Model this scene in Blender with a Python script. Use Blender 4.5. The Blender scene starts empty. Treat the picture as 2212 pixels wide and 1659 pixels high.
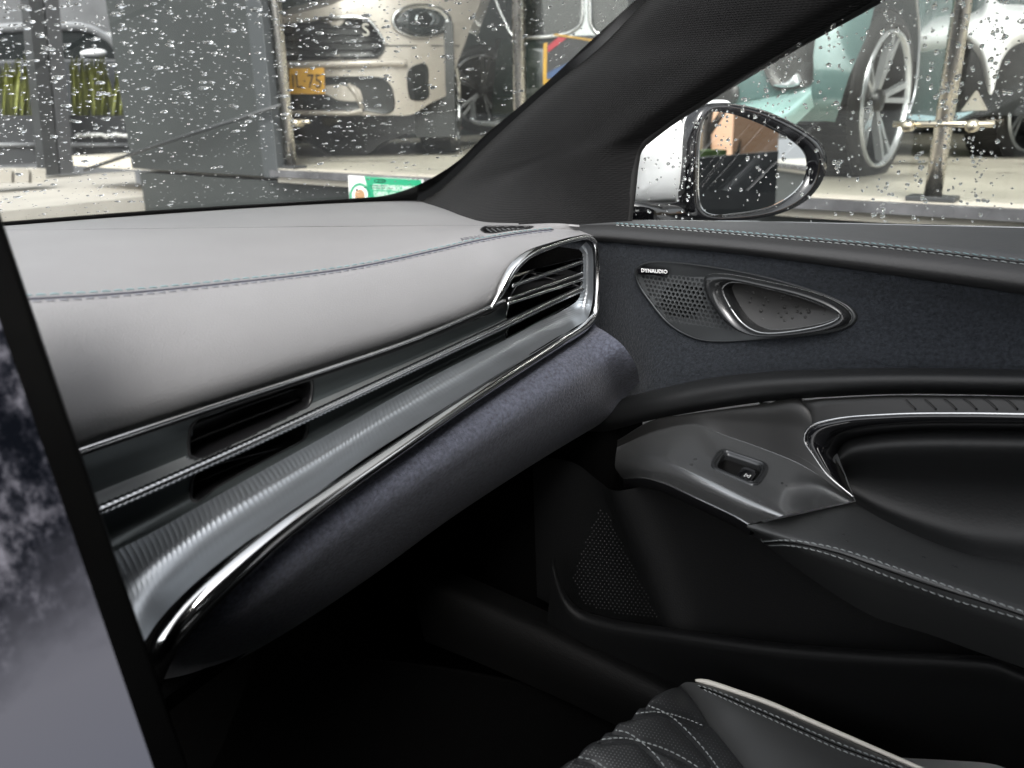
import bpy, bmesh, math, random
import numpy as np
from math import sin, cos, pi, radians
from mathutils import Vector, Matrix
from mathutils.bvhtree import BVHTree

# ------------------------------------------------------------------ camera, sky, sun, exposure
sc = bpy.context.scene
FPX, W0, H0 = 1740.0, 2212.0, 1659.0
YAW, PITCH, ROLL = radians(53), radians(18.9), radians(0.7)
EYE = np.array((0.0, 0.0, 1.15))
_f = np.array((sin(YAW) * cos(PITCH), cos(YAW) * cos(PITCH), -sin(PITCH)))
_r0 = np.array((cos(YAW), -sin(YAW), 0.0))
_u0 = np.cross(_r0, _f)
_r = cos(ROLL) * _r0 - sin(ROLL) * _u0
_u = cos(ROLL) * _u0 + sin(ROLL) * _r0
cam = bpy.data.cameras.new('camera')
cam.sensor_width = 36.0
cam.lens = 36.0 * FPX / W0
cam.clip_start, cam.clip_end = 0.02, 500
camo = bpy.data.objects.new('camera', cam)
sc.collection.objects.link(camo)
camo.matrix_world = Matrix(((_r[0], _u[0], -_f[0], EYE[0]), (_r[1], _u[1], -_f[1], EYE[1]), (_r[2], _u[2], -_f[2], EYE[2]), (0, 0, 0, 1)))
sc.camera = camo
cam.dof.use_dof = True; cam.dof.focus_distance = 0.80; cam.dof.aperture_fstop = 8.5

SUN_EL, SUN_AZ = 42.0, -125.0            # azimuth from +Y towards +X
world = bpy.data.worlds.new('World'); sc.world = world; world.use_nodes = True
nt = world.node_tree; nt.nodes.clear()
wo = nt.nodes.new('ShaderNodeOutputWorld'); bg = nt.nodes.new('ShaderNodeBackground')
sky = nt.nodes.new('ShaderNodeTexSky'); sky.sky_type = 'NISHITA'; sky.sun_disc = False
sky.sun_elevation = radians(SUN_EL); sky.sun_rotation = radians(SUN_AZ)
sky.dust_density = 4.0; sky.ozone_density = 1.0
hs = nt.nodes.new('ShaderNodeHueSaturation'); hs.inputs['Saturation'].default_value = 0.18
nt.links.new(sky.outputs[0], hs.inputs['Color']); nt.links.new(hs.outputs[0], bg.inputs[0]); nt.links.new(bg.outputs[0], wo.inputs[0])
bg.inputs[1].default_value = 0.15
sun = bpy.data.lights.new('sun', 'SUN'); sun.energy = 0.8; sun.angle = radians(22); sun.color = (1, 0.97, 0.93)
suno = bpy.data.objects.new('sun', sun); sc.collection.objects.link(suno)
_sd = Vector((sin(radians(SUN_AZ)) * cos(radians(SUN_EL)), cos(radians(SUN_AZ)) * cos(radians(SUN_EL)), sin(radians(SUN_EL))))
suno.rotation_euler = _sd.to_track_quat('Z', 'Y').to_euler()
sc.view_settings.view_transform = 'Standard'; sc.view_settings.look = 'None'
sc.view_settings.gamma = 1.0; sc.view_settings.exposure = 1.75
sc.render.engine = 'CYCLES'
sc.cycles.use_denoising = True
sc.cycles.max_bounces = 10; sc.cycles.transparent_max_bounces = 24; sc.cycles.transmission_bounces = 8
sc.cycles.glossy_bounces = 5; sc.cycles.diffuse_bounces = 4
sc.cycles.caustics_reflective = False; sc.cycles.caustics_refractive = False
sc.cycles.sample_clamp_indirect = 6.0
rnd = random.Random(7)

# ------------------------------------------------------------------ geometry helpers
def ray(u, v):
    return _f + (u - W0 / 2) / FPX * _r + (H0 / 2 - v) / FPX * _u
def DX(u, v, x): d = ray(u, v); return EYE + d * (x / d[0])
def DY(u, v, y): d = ray(u, v); return EYE + d * (y / d[1])
def DZ(u, v, z): d = ray(u, v); return EYE + d * (z / d[2])
def DN(u, v, p, n): d = ray(u, v); n = np.asarray(n, float); return EYE + d * (np.dot(np.asarray(p) - EYE, n) / np.dot(d, n))
def pts(fn, l): return [fn(*q) for q in l]
def proj(p):
    q = np.asarray(p) - EYE; w = q @ _f
    return W0 / 2 + FPX * (q @ _r) / w, H0 / 2 - FPX * (q @ _u) / w
def spline(P, n, closed=False):
    P = np.array(P, float)
    if closed: P = np.vstack([P[-2:], P, P[:3]])
    d = np.sqrt(np.maximum(np.linalg.norm(np.diff(P, axis=0), axis=1), 1e-9))
    t = np.concatenate([[0], np.cumsum(d)])
    m = np.zeros_like(P)
    for i in range(len(P)):
        if i == 0: m[i] = (P[1] - P[0]) / (t[1] - t[0])
        elif i == len(P) - 1: m[i] = (P[-1] - P[-2]) / (t[-1] - t[-2])
        else:
            a = (P[i] - P[i - 1]) / (t[i] - t[i - 1]); b = (P[i + 1] - P[i]) / (t[i + 1] - t[i])
            w = (t[i] - t[i - 1]) / (t[i + 1] - t[i - 1]); m[i] = a * (1 - w) + b * w
    if closed: t0, t1 = t[2], t[-3]; s = np.linspace(t0, t1, n, endpoint=False)
    else: s = np.linspace(t[0], t[-1], n)
    k = np.clip(np.searchsorted(t, s, 'right') - 1, 0, len(P) - 2)
    h = (t[k + 1] - t[k])[:, None]; x = ((s - t[k])[:, None]) / h
    return (2*x**3 - 3*x**2 + 1) * P[k] + (x**3 - 2*x**2 + x) * h * m[k] + (-2*x**3 + 3*x**2) * P[k + 1] + (x**3 - x**2) * h * m[k + 1]
def even(P, n):
    P = np.array(P, float); d = np.linalg.norm(np.diff(P, axis=0), axis=1); t = np.concatenate([[0], np.cumsum(d)])
    s = np.linspace(0, t[-1], n)
    return np.stack([np.interp(s, t, P[:, k]) for k in range(P.shape[1])], 1)
def even2(P, N, n):
    t = np.concatenate([[0], np.cumsum(np.linalg.norm(np.diff(P, axis=0), axis=1))]); s = np.linspace(0, t[-1], n); A = np.hstack([P, N])
    return np.stack([np.interp(s, t, A[:, k]) for k in range(6)], 1)
def length(P): return float(np.linalg.norm(np.diff(np.array(P), axis=0), axis=1).sum())
COL = sc.collection
def thing(name, label, cat, loc=(0, 0, 0), group=None, kind=None):
    o = bpy.data.objects.new(name, None); COL.objects.link(o); o.location = Vector(loc); o.empty_display_size = 0.05
    tag(o, label, cat, group, kind); return o
def tag(o, label=None, cat=None, group=None, kind=None):
    if label: o['label'] = label
    if cat: o['category'] = cat
    if group: o['group'] = group
    if kind: o['kind'] = kind
    return o
def obj(name, V, F, mat, parent=None, smooth=True):
    me = bpy.data.meshes.new(name)
    me.from_pydata([tuple(map(float, q)) for q in V], [], [tuple(int(i) for i in f) for f in F])
    me.update()
    if smooth: me.polygons.foreach_set('use_smooth', [True] * len(me.polygons))
    o = bpy.data.objects.new(name, me); COL.objects.link(o)
    if mat is not None: me.materials.append(mat)
    if parent is not None:
        o.parent = parent
        r = parent
        while r.parent is not None: r = r.parent
        if parent is r: o.matrix_parent_inverse = Matrix.Translation(-Vector(r.location))
    return o
def fixn(o):
    bm = bmesh.new(); bm.from_mesh(o.data); bmesh.ops.recalc_face_normals(bm, faces=bm.faces); bm.to_mesh(o.data); bm.free(); return o
def gridfaces(m, n, cu=False, cv=False, off=0):
    F = []
    for i in range(m if cv else m - 1):
        for j in range(n if cu else n - 1):
            a = i * n + j; b = i * n + (j + 1) % n; c = ((i + 1) % m) * n + (j + 1) % n; d = ((i + 1) % m) * n + j
            F.append((a + off, b + off, c + off, d + off))
    return F
class G: pass
def grid(curves, nu, nv):
    R = [spline(c, nu) for c in curves]
    A = np.stack(R, 0)
    out = np.zeros((nv, nu, 3))
    for j in range(nu): out[:, j] = spline(A[:, j], nv)
    return out
def surf(name, curves, nu, nv, mat, parent=None, holes=(), disp=None, thick=0.0):
    g = curves if isinstance(curves, np.ndarray) else grid(curves, nu, nv)
    nv, nu = g.shape[:2]
    V = g.reshape(-1, 3)
    F = gridfaces(nv, nu)
    # normals towards the camera
    gu = np.gradient(g, axis=1); gv = np.gradient(g, axis=0); N = np.cross(gu, gv); N /= np.maximum(np.linalg.norm(N, axis=2, keepdims=True), 1e-12)
    flip = np.sum(N * (EYE - g), axis=2).mean() < 0
    if flip: N = -N; F = [f[::-1] for f in F]
    if disp is not None:
        V = V + N.reshape(-1, 3) * disp(g, N).reshape(-1, 1)
    bvh = BVHTree.FromPolygons([Vector(q) for q in V], F)
    full = V
    if holes:
        keep = []
        for f in F:
            c = V[list(f)].mean(0); u, v = proj(c)
            if not any(inside(u, v, h) for h in holes): keep.append(f)
        F = keep
    o = obj(name, V, F, mat, parent)
    if thick:
        m = o.modifiers.new('solid', 'SOLIDIFY'); m.thickness = thick; m.offset = -1
    o2 = G(); o2.o = o; o2.bvh = bvh; o2.g = V.reshape(nv, nu, 3); o2.N = N
    return o2
def inside(x, y, poly):
    c = False; n = len(poly); j = n - 1
    for i in range(n):
        xi, yi = poly[i][0], poly[i][1]; xj, yj = poly[j][0], poly[j][1]
        if (yi > y) != (yj > y) and x < (xj - xi) * (y - yi) / (yj - yi) + xi: c = not c
        j = i
    return c
def hit(b, u, v, lift=0.0):
    """point of a built surface seen at (u, v), lifted along its normal towards the eye"""
    d = ray(u, v)
    loc, n, i, t = b.bvh.ray_cast(Vector(EYE), Vector(d))
    if loc is None:
        loc, n, i, t = b.bvh.find_nearest(Vector(EYE + d / np.linalg.norm(d) * 0.7)); 
    n = np.array(n); 
    if n @ d > 0: n = -n
    return np.array(loc) + n * lift, n
def frames(P):
    P = np.array(P); T = np.gradient(P, axis=0); T /= np.maximum(np.linalg.norm(T, axis=1, keepdims=True), 1e-12)
    n = np.cross(T[0], (0, 0, 1.0)); n = n if np.linalg.norm(n) > .1 else np.cross(T[0], (1.0, 0, 0)); n /= np.linalg.norm(n)
    N = [n]
    for i in range(1, len(P)):
        n = N[-1] - T[i] * (N[-1] @ T[i]); n /= np.linalg.norm(n); N.append(n)
    N = np.array(N); return T, N, np.cross(T, N)
def tubeg(P, rad, k=10, flat=1.0, mod=None):
    P = np.array(P); rad = np.broadcast_to(np.asarray(rad, float), (len(P),))
    T, N, B = frames(P); V = []
    for i in range(len(P)):
        for j in range(k):
            a = 2 * pi * j / k; q = rad[i] * (mod(i, j) if mod else 1.0)
            V.append(P[i] + q * (cos(a) * N[i] + flat * sin(a) * B[i]))
    F = gridfaces(len(P), k, cu=True)
    F.append(tuple(range(k))[::-1]); F.append(tuple((len(P) - 1) * k + j for j in range(k)))
    return V, F
def tube(name, P, rad, mat, parent=None, k=10, flat=1.0, mod=None):
    V, F = tubeg(P, rad, k, flat, mod); return obj(name, V, F, mat, parent)
def loops(name, L, mat, parent=None, cap=True, capstart=False, smooth=True):
    n = len(L[0]); V = np.vstack(L); F = gridfaces(len(L), n, cu=True)
    if cap: F.append(tuple((len(L) - 1) * n + j for j in range(n)))
    if capstart: F.append(tuple(range(n))[::-1])
    return fixn(obj(name, V, F, mat, parent, smooth))
def outline(l, n): return spline([(a[0], a[1]) for a in l], n, closed=True)
def scaled(o, s, c=None):
    c = o.mean(0) if c is None else c; return c + (o - c) * s
def rquad(q, r, n=7):
    q = [np.array(p, float) for p in q]; o = []
    for k in range(4):
        p, a, b = q[k], q[k - 1], q[(k + 1) % 4]; d = min(np.linalg.norm(a - p), np.linalg.norm(b - p)) * r * 1.6
        A = p + (a - p) / np.linalg.norm(a - p) * d; B = p + (b - p) / np.linalg.norm(b - p) * d
        for t in np.linspace(0, 1, n): o.append((1 - t) ** 2 * A + 2 * t * (1 - t) * p + t * t * B)
        nx = q[(k + 1) % 4]; d2 = min(np.linalg.norm(p - nx), np.linalg.norm(q[(k + 2) % 4] - nx)) * r * 1.6; E = nx + (p - nx) / np.linalg.norm(p - nx) * d2
        for t in (.25, .5, .75): o.append(B + (E - B) * t)
    return np.array(o)
def polar(o, n, c):
    o = np.array(o); o2 = np.vstack([o, o[:1]]); o2 = even(o2, 1200)[:-1]; a = np.arctan2(o2[:, 1] - c[1], o2[:, 0] - c[0]); k = np.argsort(a)
    t = np.linspace(-pi, pi, n, endpoint=False); a = a[k]; p = o2[k]; a = np.concatenate([a[-3:] - 2 * pi, a, a[:3] + 2 * pi]); p = np.vstack([p[-3:], p, p[:3]])
    return np.stack([np.interp(t, a, p[:, 0]), np.interp(t, a, p[:, 1])], 1)
def onplane(b, outl):
    """a whole outline laid on a built surface: points and mean normal"""
    R = [hit(b, q[0], q[1]) for q in outl]; n = np.mean([x[1] for x in R], 0); n /= np.linalg.norm(n)
    return np.array([x[0] for x in R]), n
def pocket(name, b, outl, prof, mat, parent=None, cap=True):
    P, n = onplane(b, outl); c = P.mean(0)
    return loops(name, [c + (P - c) * s + n * h for s, h in prof], mat, parent, cap)
def box(name, c, s, mat, parent=None, rz=0, bev=0.0):
    bm = bmesh.new(); bmesh.ops.create_cube(bm, size=1)
    bmesh.ops.scale(bm, vec=Vector(s), verts=bm.verts)
    if bev: bmesh.ops.bevel(bm, geom=bm.edges[:], offset=bev, segments=2, affect='EDGES', profile=.5)
    bmesh.ops.rotate(bm, cent=(0, 0, 0), matrix=Matrix.Rotation(rz, 3, 'Z'), verts=bm.verts)
    bmesh.ops.translate(bm, vec=Vector(c), verts=bm.verts)
    V = [v.co[:] for v in bm.verts]; bm.verts.index_update(); F = [[v.index for v in f.verts] for f in bm.faces]; bm.free()
    return obj(name, V, F, mat, parent, smooth=False)
def polyslab(name, P, off, mat, parent=None):
    """flat polygon (3D points) given thickness along the vector off"""
    P = np.array(P); n = len(P); V = np.vstack([P, P + np.asarray(off)])
    F = [tuple(range(n)), tuple(range(2 * n - 1, n - 1, -1))] + [(i, i + n, (i + 1) % n + n, (i + 1) % n) for i in range(n)]
    return fixn(obj(name, V, F, mat, parent, smooth=False))
def stitches(name, P, N, mat, parent, ln=.0048, gap=.0016, w=.0006, skew=0.0):
    P = np.array(P); L = length(P); n = max(2, int(L / (ln + gap))); Q = even2(P, np.array(N), n * 4 + 1)
    V, F = [], []
    for i in range(n):
        a, b = Q[i * 4, :3], Q[min(i * 4 + 3, len(Q) - 1), :3]; nn = Q[i * 4 + 1, 3:]; nn = nn / np.linalg.norm(nn)
        t = b - a; side = np.cross(t, nn); side /= max(np.linalg.norm(side), 1e-9)
        a = a - side * skew; b = b + side * skew
        o = len(V)
        for s, r, h in ((0, .5, -.3), (.2, 1, .5), (.5, 1.1, .9), (.8, 1, .5), (1, .5, -.3)):
            c = a + (b - a) * s + nn * h * w
            for k in range(6):
                g = 2 * pi * k / 6; V.append(c + w * r * (cos(g) * side + sin(g) * nn))
        F += gridfaces(5, 6, cu=True, off=o)
    o = obj(name, V, F, mat, parent); o['kind'] = 'stuff'; return o
def seamline(b, l, n=60, lift=.0004):
    o = spline(l, n); R = [hit(b, q[0], q[1], lift) for q in o]
    return np.array([r[0] for r in R]), np.array([r[1] for r in R])
def text(name, body, size, mat, parent, origin, xdir, ydir, extrude=.0003, align='LEFT', width=None):
    c = bpy.data.curves.new(name, 'FONT'); c.body = body; c.size = size; c.extrude = extrude; c.align_x = align; c.resolution_u = 3
    t = bpy.data.objects.new(name, c); COL.objects.link(t)
    bpy.context.view_layer.update()
    me = bpy.data.meshes.new_from_object(t.evaluated_get(bpy.context.evaluated_depsgraph_get()))
    bpy.data.objects.remove(t)
    x = np.array(xdir, float); x /= np.linalg.norm(x); y = np.array(ydir, float); y -= x * (x @ y); y /= np.linalg.norm(y); z = np.cross(x, y)
    sx = 1.0
    V = np.array([v.co[:] for v in me.vertices])
    if width: sx = width / (V[:, 0].max() - V[:, 0].min())
    V = np.array(origin) + np.outer(V[:, 0] * sx, x) + np.outer(V[:, 1], y) + np.outer(V[:, 2], z)
    F = [tuple(p.vertices) for p in me.polygons]; bpy.data.meshes.remove(me)
    return obj(name, V, F, mat, parent, smooth=False)

# ------------------------------------------------------------------ materials
MATS = {}
def mat(name, base, rough=.5, metal=0.0, bump=None, var=None, spec=.5, coat=0.0, sheen=0.0, rvar=None, ior=None, wave=None, aniso=0.0, emit=None):
    if name in MATS: return MATS[name]
    m = bpy.data.materials.new(name); m.use_nodes = True; t = m.node_tree; b = t.nodes['Principled BSDF']
    b.inputs['Base Color'].default_value = (*base, 1); b.inputs['Roughness'].default_value = rough; b.inputs['Metallic'].default_value = metal
    b.inputs['Specular IOR Level'].default_value = spec; b.inputs['Coat Weight'].default_value = coat; b.inputs['Coat Roughness'].default_value = .04
    b.inputs['Sheen Weight'].default_value = sheen; b.inputs['Sheen Roughness'].default_value = .4
    b.inputs['Anisotropic'].default_value = aniso
    tc = t.nodes.new('ShaderNodeTexCoord')
    def noise(scale, detail=3.0, rough_=.55, stretch=None):
        n = t.nodes.new('ShaderNodeTexNoise'); n.inputs['Scale'].default_value = scale; n.inputs['Detail'].default_value = detail; n.inputs['Roughness'].default_value = rough_
        if stretch:
            mp = t.nodes.new('ShaderNodeMapping'); mp.inputs['Scale'].default_value = stretch; t.links.new(tc.outputs['Object'], mp.inputs[0]); t.links.new(mp.outputs[0], n.inputs['Vector'])
        else: t.links.new(tc.outputs['Object'], n.inputs['Vector'])
        return n
    h = None
    if bump:
        n = noise(bump[0], bump[3] if len(bump) > 3 else 2.5, .6, bump[4] if len(bump) > 4 else None)
        bp = t.nodes.new('ShaderNodeBump'); bp.inputs['Strength'].default_value = bump[1]; bp.inputs['Distance'].default_value = bump[2]
        t.links.new(n.outputs['Fac'], bp.inputs['Height']); t.links.new(bp.outputs[0], b.inputs['Normal']); h = bp
    if wave:
        # woven cloth: two crossed wave textures
        w = t.nodes.new('ShaderNodeTexWave'); w.inputs['Scale'].default_value = wave[0]; w.wave_type = 'BANDS'; w.bands_direction = 'Z'; w.inputs['Distortion'].default_value = 1.2; w.inputs['Detail Scale'].default_value = 3
        w2 = t.nodes.new('ShaderNodeTexWave'); w2.inputs['Scale'].default_value = wave[0] * 1.1; w2.bands_direction = 'DIAGONAL'; w2.inputs['Distortion'].default_value = 1.0
        for q in (w, w2): t.links.new(tc.outputs['Object'], q.inputs['Vector'])
        mx = t.nodes.new('ShaderNodeMath'); mx.operation = 'MULTIPLY'; t.links.new(w.outputs['Fac'], mx.inputs[0]); t.links.new(w2.outputs['Fac'], mx.inputs[1])
        bp = t.nodes.new('ShaderNodeBump'); bp.inputs['Strength'].default_value = wave[1]; bp.inputs['Distance'].default_value = wave[2]
        t.links.new(mx.outputs[0], bp.inputs['Height']); t.links.new(bp.outputs[0], b.inputs['Normal'])
    if var:
        n = noise(var[0], var[2] if len(var) > 2 else 4.0, .6, var[3] if len(var) > 3 else None); r = t.nodes.new('ShaderNodeMapRange')
        r.inputs['From Min'].default_value = .3; r.inputs['From Max'].default_value = .7; r.inputs['To Min'].default_value = 1 - var[1]; r.inputs['To Max'].default_value = 1 + var[1]
        t.links.new(n.outputs['Fac'], r.inputs['Value'])
        mm = t.nodes.new('ShaderNodeVectorMath'); mm.operation = 'SCALE'; mm.inputs[0].default_value = base; t.links.new(r.outputs[0], mm.inputs['Scale']); t.links.new(mm.outputs[0], b.inputs['Base Color'])
    if rvar:
        n = noise(rvar[0], 4); r = t.nodes.new('ShaderNodeMapRange'); r.inputs['From Min'].default_value = .3; r.inputs['From Max'].default_value = .7
        r.inputs['To Min'].default_value = rough - rvar[1]; r.inputs['To Max'].default_value = rough + rvar[1]; t.links.new(n.outputs['Fac'], r.inputs['Value']); t.links.new(r.outputs[0], b.inputs['Roughness'])
    if emit:
        b.inputs['Emission Color'].default_value = (*emit[0], 1); b.inputs['Emission Strength'].default_value = emit[1]
    MATS[name] = m; return m
def pane_mat(name, tint, refl=1.0, rough=0.0):
    m = bpy.data.materials.new(name); m.use_nodes = True; t = m.node_tree; t.nodes.clear()
    o = t.nodes.new('ShaderNodeOutputMaterial'); mx = t.nodes.new('ShaderNodeMixShader'); tr = t.nodes.new('ShaderNodeBsdfTransparent'); gl = t.nodes.new('ShaderNodeBsdfGlossy')
    fr = t.nodes.new('ShaderNodeLayerWeight'); fr.inputs['Blend'].default_value = .5
    pw = t.nodes.new('ShaderNodeMath'); pw.operation = 'POWER'; pw.inputs[1].default_value = 5; t.links.new(fr.outputs['Facing'], pw.inputs[0])
    ml = t.nodes.new('ShaderNodeMath'); ml.operation = 'MULTIPLY_ADD'; ml.inputs[1].default_value = .92 * refl; ml.inputs[2].default_value = .07 * refl; t.links.new(pw.outputs[0], ml.inputs[0])
    tr.inputs[0].default_value = (*tint, 1); gl.inputs['Roughness'].default_value = rough
    t.links.new(ml.outputs[0], mx.inputs[0]); t.links.new(tr.outputs[0], mx.inputs[1]); t.links.new(gl.outputs[0], mx.inputs[2]); t.links.new(mx.outputs[0], o.inputs[0])
    return m
LEATHER = mat('grey_leather', (.200, .200, .205), .42, bump=(950, .5, .0008, 3), var=(9, .05), spec=.5)
LEATHER_TOP = mat('grey_leather_top', (.195, .193, .196), .46, bump=(1000, .35, .0010, 3), var=(7, .06), spec=.5)
BLACK_LEATHER = mat('black_leather', (.007, .0075, .008), .55, bump=(420, .25, .0010, 3), spec=.45)
SEAT_LEATHER = mat('seat_leather', (.022, .023, .024), .40, bump=(500, .15, .0008, 3), spec=.45)
SUEDE = mat('suede', (.060, .064, .083), .95, bump=(420, .9, .0016, 3), var=(330, .40, 3), sheen=.15, spec=.15)
SUEDE_DARK = mat('suede_door', (.017, .0195, .0235), .95, bump=(420, .9, .0016, 3), var=(330, .38, 3), sheen=.15, spec=.15)
CHROME = mat('satin_chrome', (.62, .62, .62), .12, 1.0)
SATIN = mat('brushed_metal_trim', (.31, .328, .345), .36, .9, rvar=(40, .03), bump=(300, .02, .0004, 2, (1, 8, 8)))
FASCIA = mat('dark_satin_plastic', (.060, .070, .072), .36, .5)
SHELF_LIT = mat('shelf_lit_satin', (.34, .355, .36), .38, .7)  # fascia's upturned band, sky light put into its paler colour
BEZELM = mat('anthracite_satin_trim', (.30, .307, .31), .23, .85)
PIANO = mat('piano_black', (.006, .006, .007), .07, spec=.6, coat=.5)
SCREENB = mat('screen_bezel', (.002, .002, .002), .30, spec=.06)
BLACKP = mat('black_plastic', (.010, .010, .011), .45, bump=(600, .2, .0006), spec=.4)
BLACKSOFT = mat('black_soft_plastic', (.0030, .0032, .0034), .62, bump=(700, .35, .0008), spec=.20)
VOID = mat('vent_black', (.003, .003, .003), .7, spec=.1)
FABRIC = mat('pillar_cloth', (.0075, .0075, .0078), .9, wave=(170, .45, .0012), var=(14, .08), sheen=.04, spec=.12)
CARPET = mat('black_carpet', (.0012, .0012, .0012), .95, bump=(500, .6, .002), spec=.03)
FRIT = mat('black_frit', (.004, .004, .004), .25)
RUBBER = mat('black_rubber', (.010, .010, .010), .55, spec=.3)
THREAD = mat('aqua_thread', (.17, .26, .275), .7)
THREAD2 = mat('pale_thread', (.26, .28, .28), .7)
THREAD3 = mat('grey_thread', (.20, .21, .24), .7)
PIPING = mat('cream_piping', (.50, .48, .43), .45)
WHITEP = mat('white_car_paint', (.80, .81, .82), .25, coat=.8)
PRINT = mat('white_print', (.75, .75, .75), .5)
MIRROR = mat('mirror_glass', (.86, .88, .88), 0.0, 1.0)
WATER = bpy.data.materials.new('rain_water'); WATER.use_nodes = True
_t = WATER.node_tree; _t.nodes.clear(); _o = _t.nodes.new('ShaderNodeOutputMaterial'); _g = _t.nodes.new('ShaderNodeBsdfGlass'); _g.inputs['IOR'].default_value = 1.33; _g.inputs['Roughness'].default_value = 0
_t.links.new(_g.outputs[0], _o.inputs[0])
CARGLASS = pane_mat('car_glass', (.88, .90, .89), .55)
SHOPGLASS = pane_mat('shop_glass', (.95, .957, .948), .5)

# ------------------------------------------------------------------ the car shell round the camera
Z0 = EYE[2]
floor = box('car_floor', (0.0, -.20, Z0 - .80), (1.56, 2.6, .04), CARPET); tag(floor, kind='structure')
roof_root = thing('car_roof', 'unseen light-blocking headliner and roof frame above the cabin', 'car roof', (0, -.6, Z0 + .34), kind='structure')
def roofpart(name, c, s, m=None): return box(name, (c[0], c[1], c[2] + Z0), s, m or BLACKSOFT, roof_root, bev=.01)
roofpart('header', (0, -.16, .335), (1.30, .16, .04))
roofpart('roof_rail', (.62, -.95, .335), (.14, 1.6, .05)); roofpart('roof_rail', (-.62, -.95, .335), (.14, 1.6, .05))
roofpart('light_block_headliner', (0, -1.1, .345), (1.12, 1.7, .03))  # solid where the glass roof is, closed to keep light out
roofpart('rear_bulkhead', (0, -1.9, -.25), (1.5, .06, 1.1), CARPET)
roofpart('middle_pillar', (.72, -.42, .1), (.06, .16, .5)); roofpart('middle_pillar', (-.80, -.42, .1), (.06, .16, .5))
roofpart('rear_window_blocker', (.74, -1.2, .08), (.05, 1.5, .55)); drv = box('driver_side_panel', (-.80, -.45, Z0 - .45), (.06, 2.9, .74), BLACKSOFT); tag(drv, 'black inner panel of the driver side', 'door panel')  # rear panel is solid where the window is, added to block light
dseat = thing('light_block_seat', 'unseen black driver seat added to block light beside the camera', 'car seat', (-.40, -.3, Z0 - .78))  # out of view, put in to block light from the driver side
box('cushion', (-.40, -.12, Z0 - .58), (.50, .52, .20), BLACKSOFT, dseat, bev=.05); box('backrest', (-.40, -.48, Z0 - .12), (.52, .16, .85), BLACKSOFT, dseat, bev=.06); box('headrest', (-.40, -.50, Z0 + .26), (.28, .10, .16), BLACKSOFT, dseat, bev=.04)
pback = box('seat_back', (.36, -.62, Z0 - .15), (.50, .16, .85), BLACKSOFT); tag(pback, 'black backrest of the passenger seat behind the camera', 'backrest')
firewall = box('firewall', (0, .98, Z0 - .46), (1.56, .04, .66), CARPET); tag(firewall, kind='structure')
kick = box('kick_panel', (.755, .70, Z0 - .48), (.05, .60, .62), CARPET); tag(kick, kind='structure')

# ------------------------------------------------------------------ dashboard
dash = thing('dashboard', 'grey leather dashboard with a bright metal trim strip and purple suede knee pad', 'dashboard', (.42, .45, Z0 - .35))
PAIR = [((-150, 655, .48), (-40, 1045, .45)), ((55, 644, .472), (165, 972, .442)), ((250, 633, .466), (400, 893, .436)), ((500, 609, .458), (700, 795, .43)),
        ((749, 579, .45), (900, 727, .424)), ((930, 542, .443), (1066, 655, .418)), ((1030, 519, .438), (1104, 585, .416)), ((1090, 508, .435), (1135, 556, .416)),
        ((1145, 500, .432), (1188, 534, .413)), ((1195, 495, .428), (1240, 518, .41)), ((1250, 497, .420), (1284, 511, .408))]
rows = []
for s_, bul in ((0, 0), (.05, -.0035), (.14, -.0065), (.3, -.0100), (.6, -.0130), (.85, -.0110), (.95, -.005), (1.0, .004)):
    c = []
    for a, b in PAIR:
        ln = math.hypot(a[0] - b[0], a[1] - b[1]); k = min(1.0, ln / 260.0)
        c.append(DY(a[0] + (b[0] - a[0]) * s_, a[1] + (b[1] - a[1]) * s_, a[2] + (b[2] - a[2]) * s_ + bul * k))
    rows.append(c)
front_pad = surf('front_pad', rows, 160, 40, LEATHER, dash)
seam3 = [DY(*a) for a, b in PAIR]
crest = pts(DZ, [(-220, 499, -.097), (60, 496.5, -.098), (300, 494, -.098), (560, 491, -.099), (760, 489, -.100), (930, 487.5, -.101), (1030, 487, -.103), (1090, 486.5, -.104), (1145, 486, -.105), (1195, 486, -.106), (1252, 490, -.108)])
mid = [(np.array(a) * .5 + np.array(b) * .5) + np.array((0, 0, .0035)) for a, b in zip(seam3, crest)]
mid0 = [(np.array(a) * .9 + np.array(b) * .1) + np.array((0, 0, .002)) for a, b in zip(seam3, crest)]
AIRV = [(1040, 497), (1046, 491), (1070, 489.5), (1115, 489.5), (1150, 490.5), (1142, 494), (1105, 498), (1068, 503.5), (1048, 503)]
top_pad = surf('top_pad', [seam3, mid0, mid, crest], 140, 16, LEATHER_TOP, dash, holes=[AIRV])
back = pts(DZ, [(-220, 505, -.112), (0, 489, -.112), (300, 463, -.114), (560, 441, -.116), (700, 433, -.117), (820, 430, -.118), (885, 432, -.118), (940, 441, -.118), (1000, 462, -.117), (1050, 482, -.115), (1120, 487, -.112)])
crest_b = pts(DZ, [(-220, 499, -.0975), (60, 496.2, -.0985), (300, 493.7, -.0985), (560, 490.7, -.0995), (700, 489, -.100), (820, 488, -.1005), (885, 487.5, -.101), (940, 487.2, -.102), (1000, 487, -.103), (1050, 486.7, -.104), (1120, 486.5, -.105)])
midb = [np.array(a) * .55 + np.array(b) * .45 + np.array((0, 0, .002)) for a, b in zip(crest_b, back)]
surf('windscreen_shelf', [crest_b, midb, back], 120, 12, LEATHER_TOP, dash)
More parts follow.
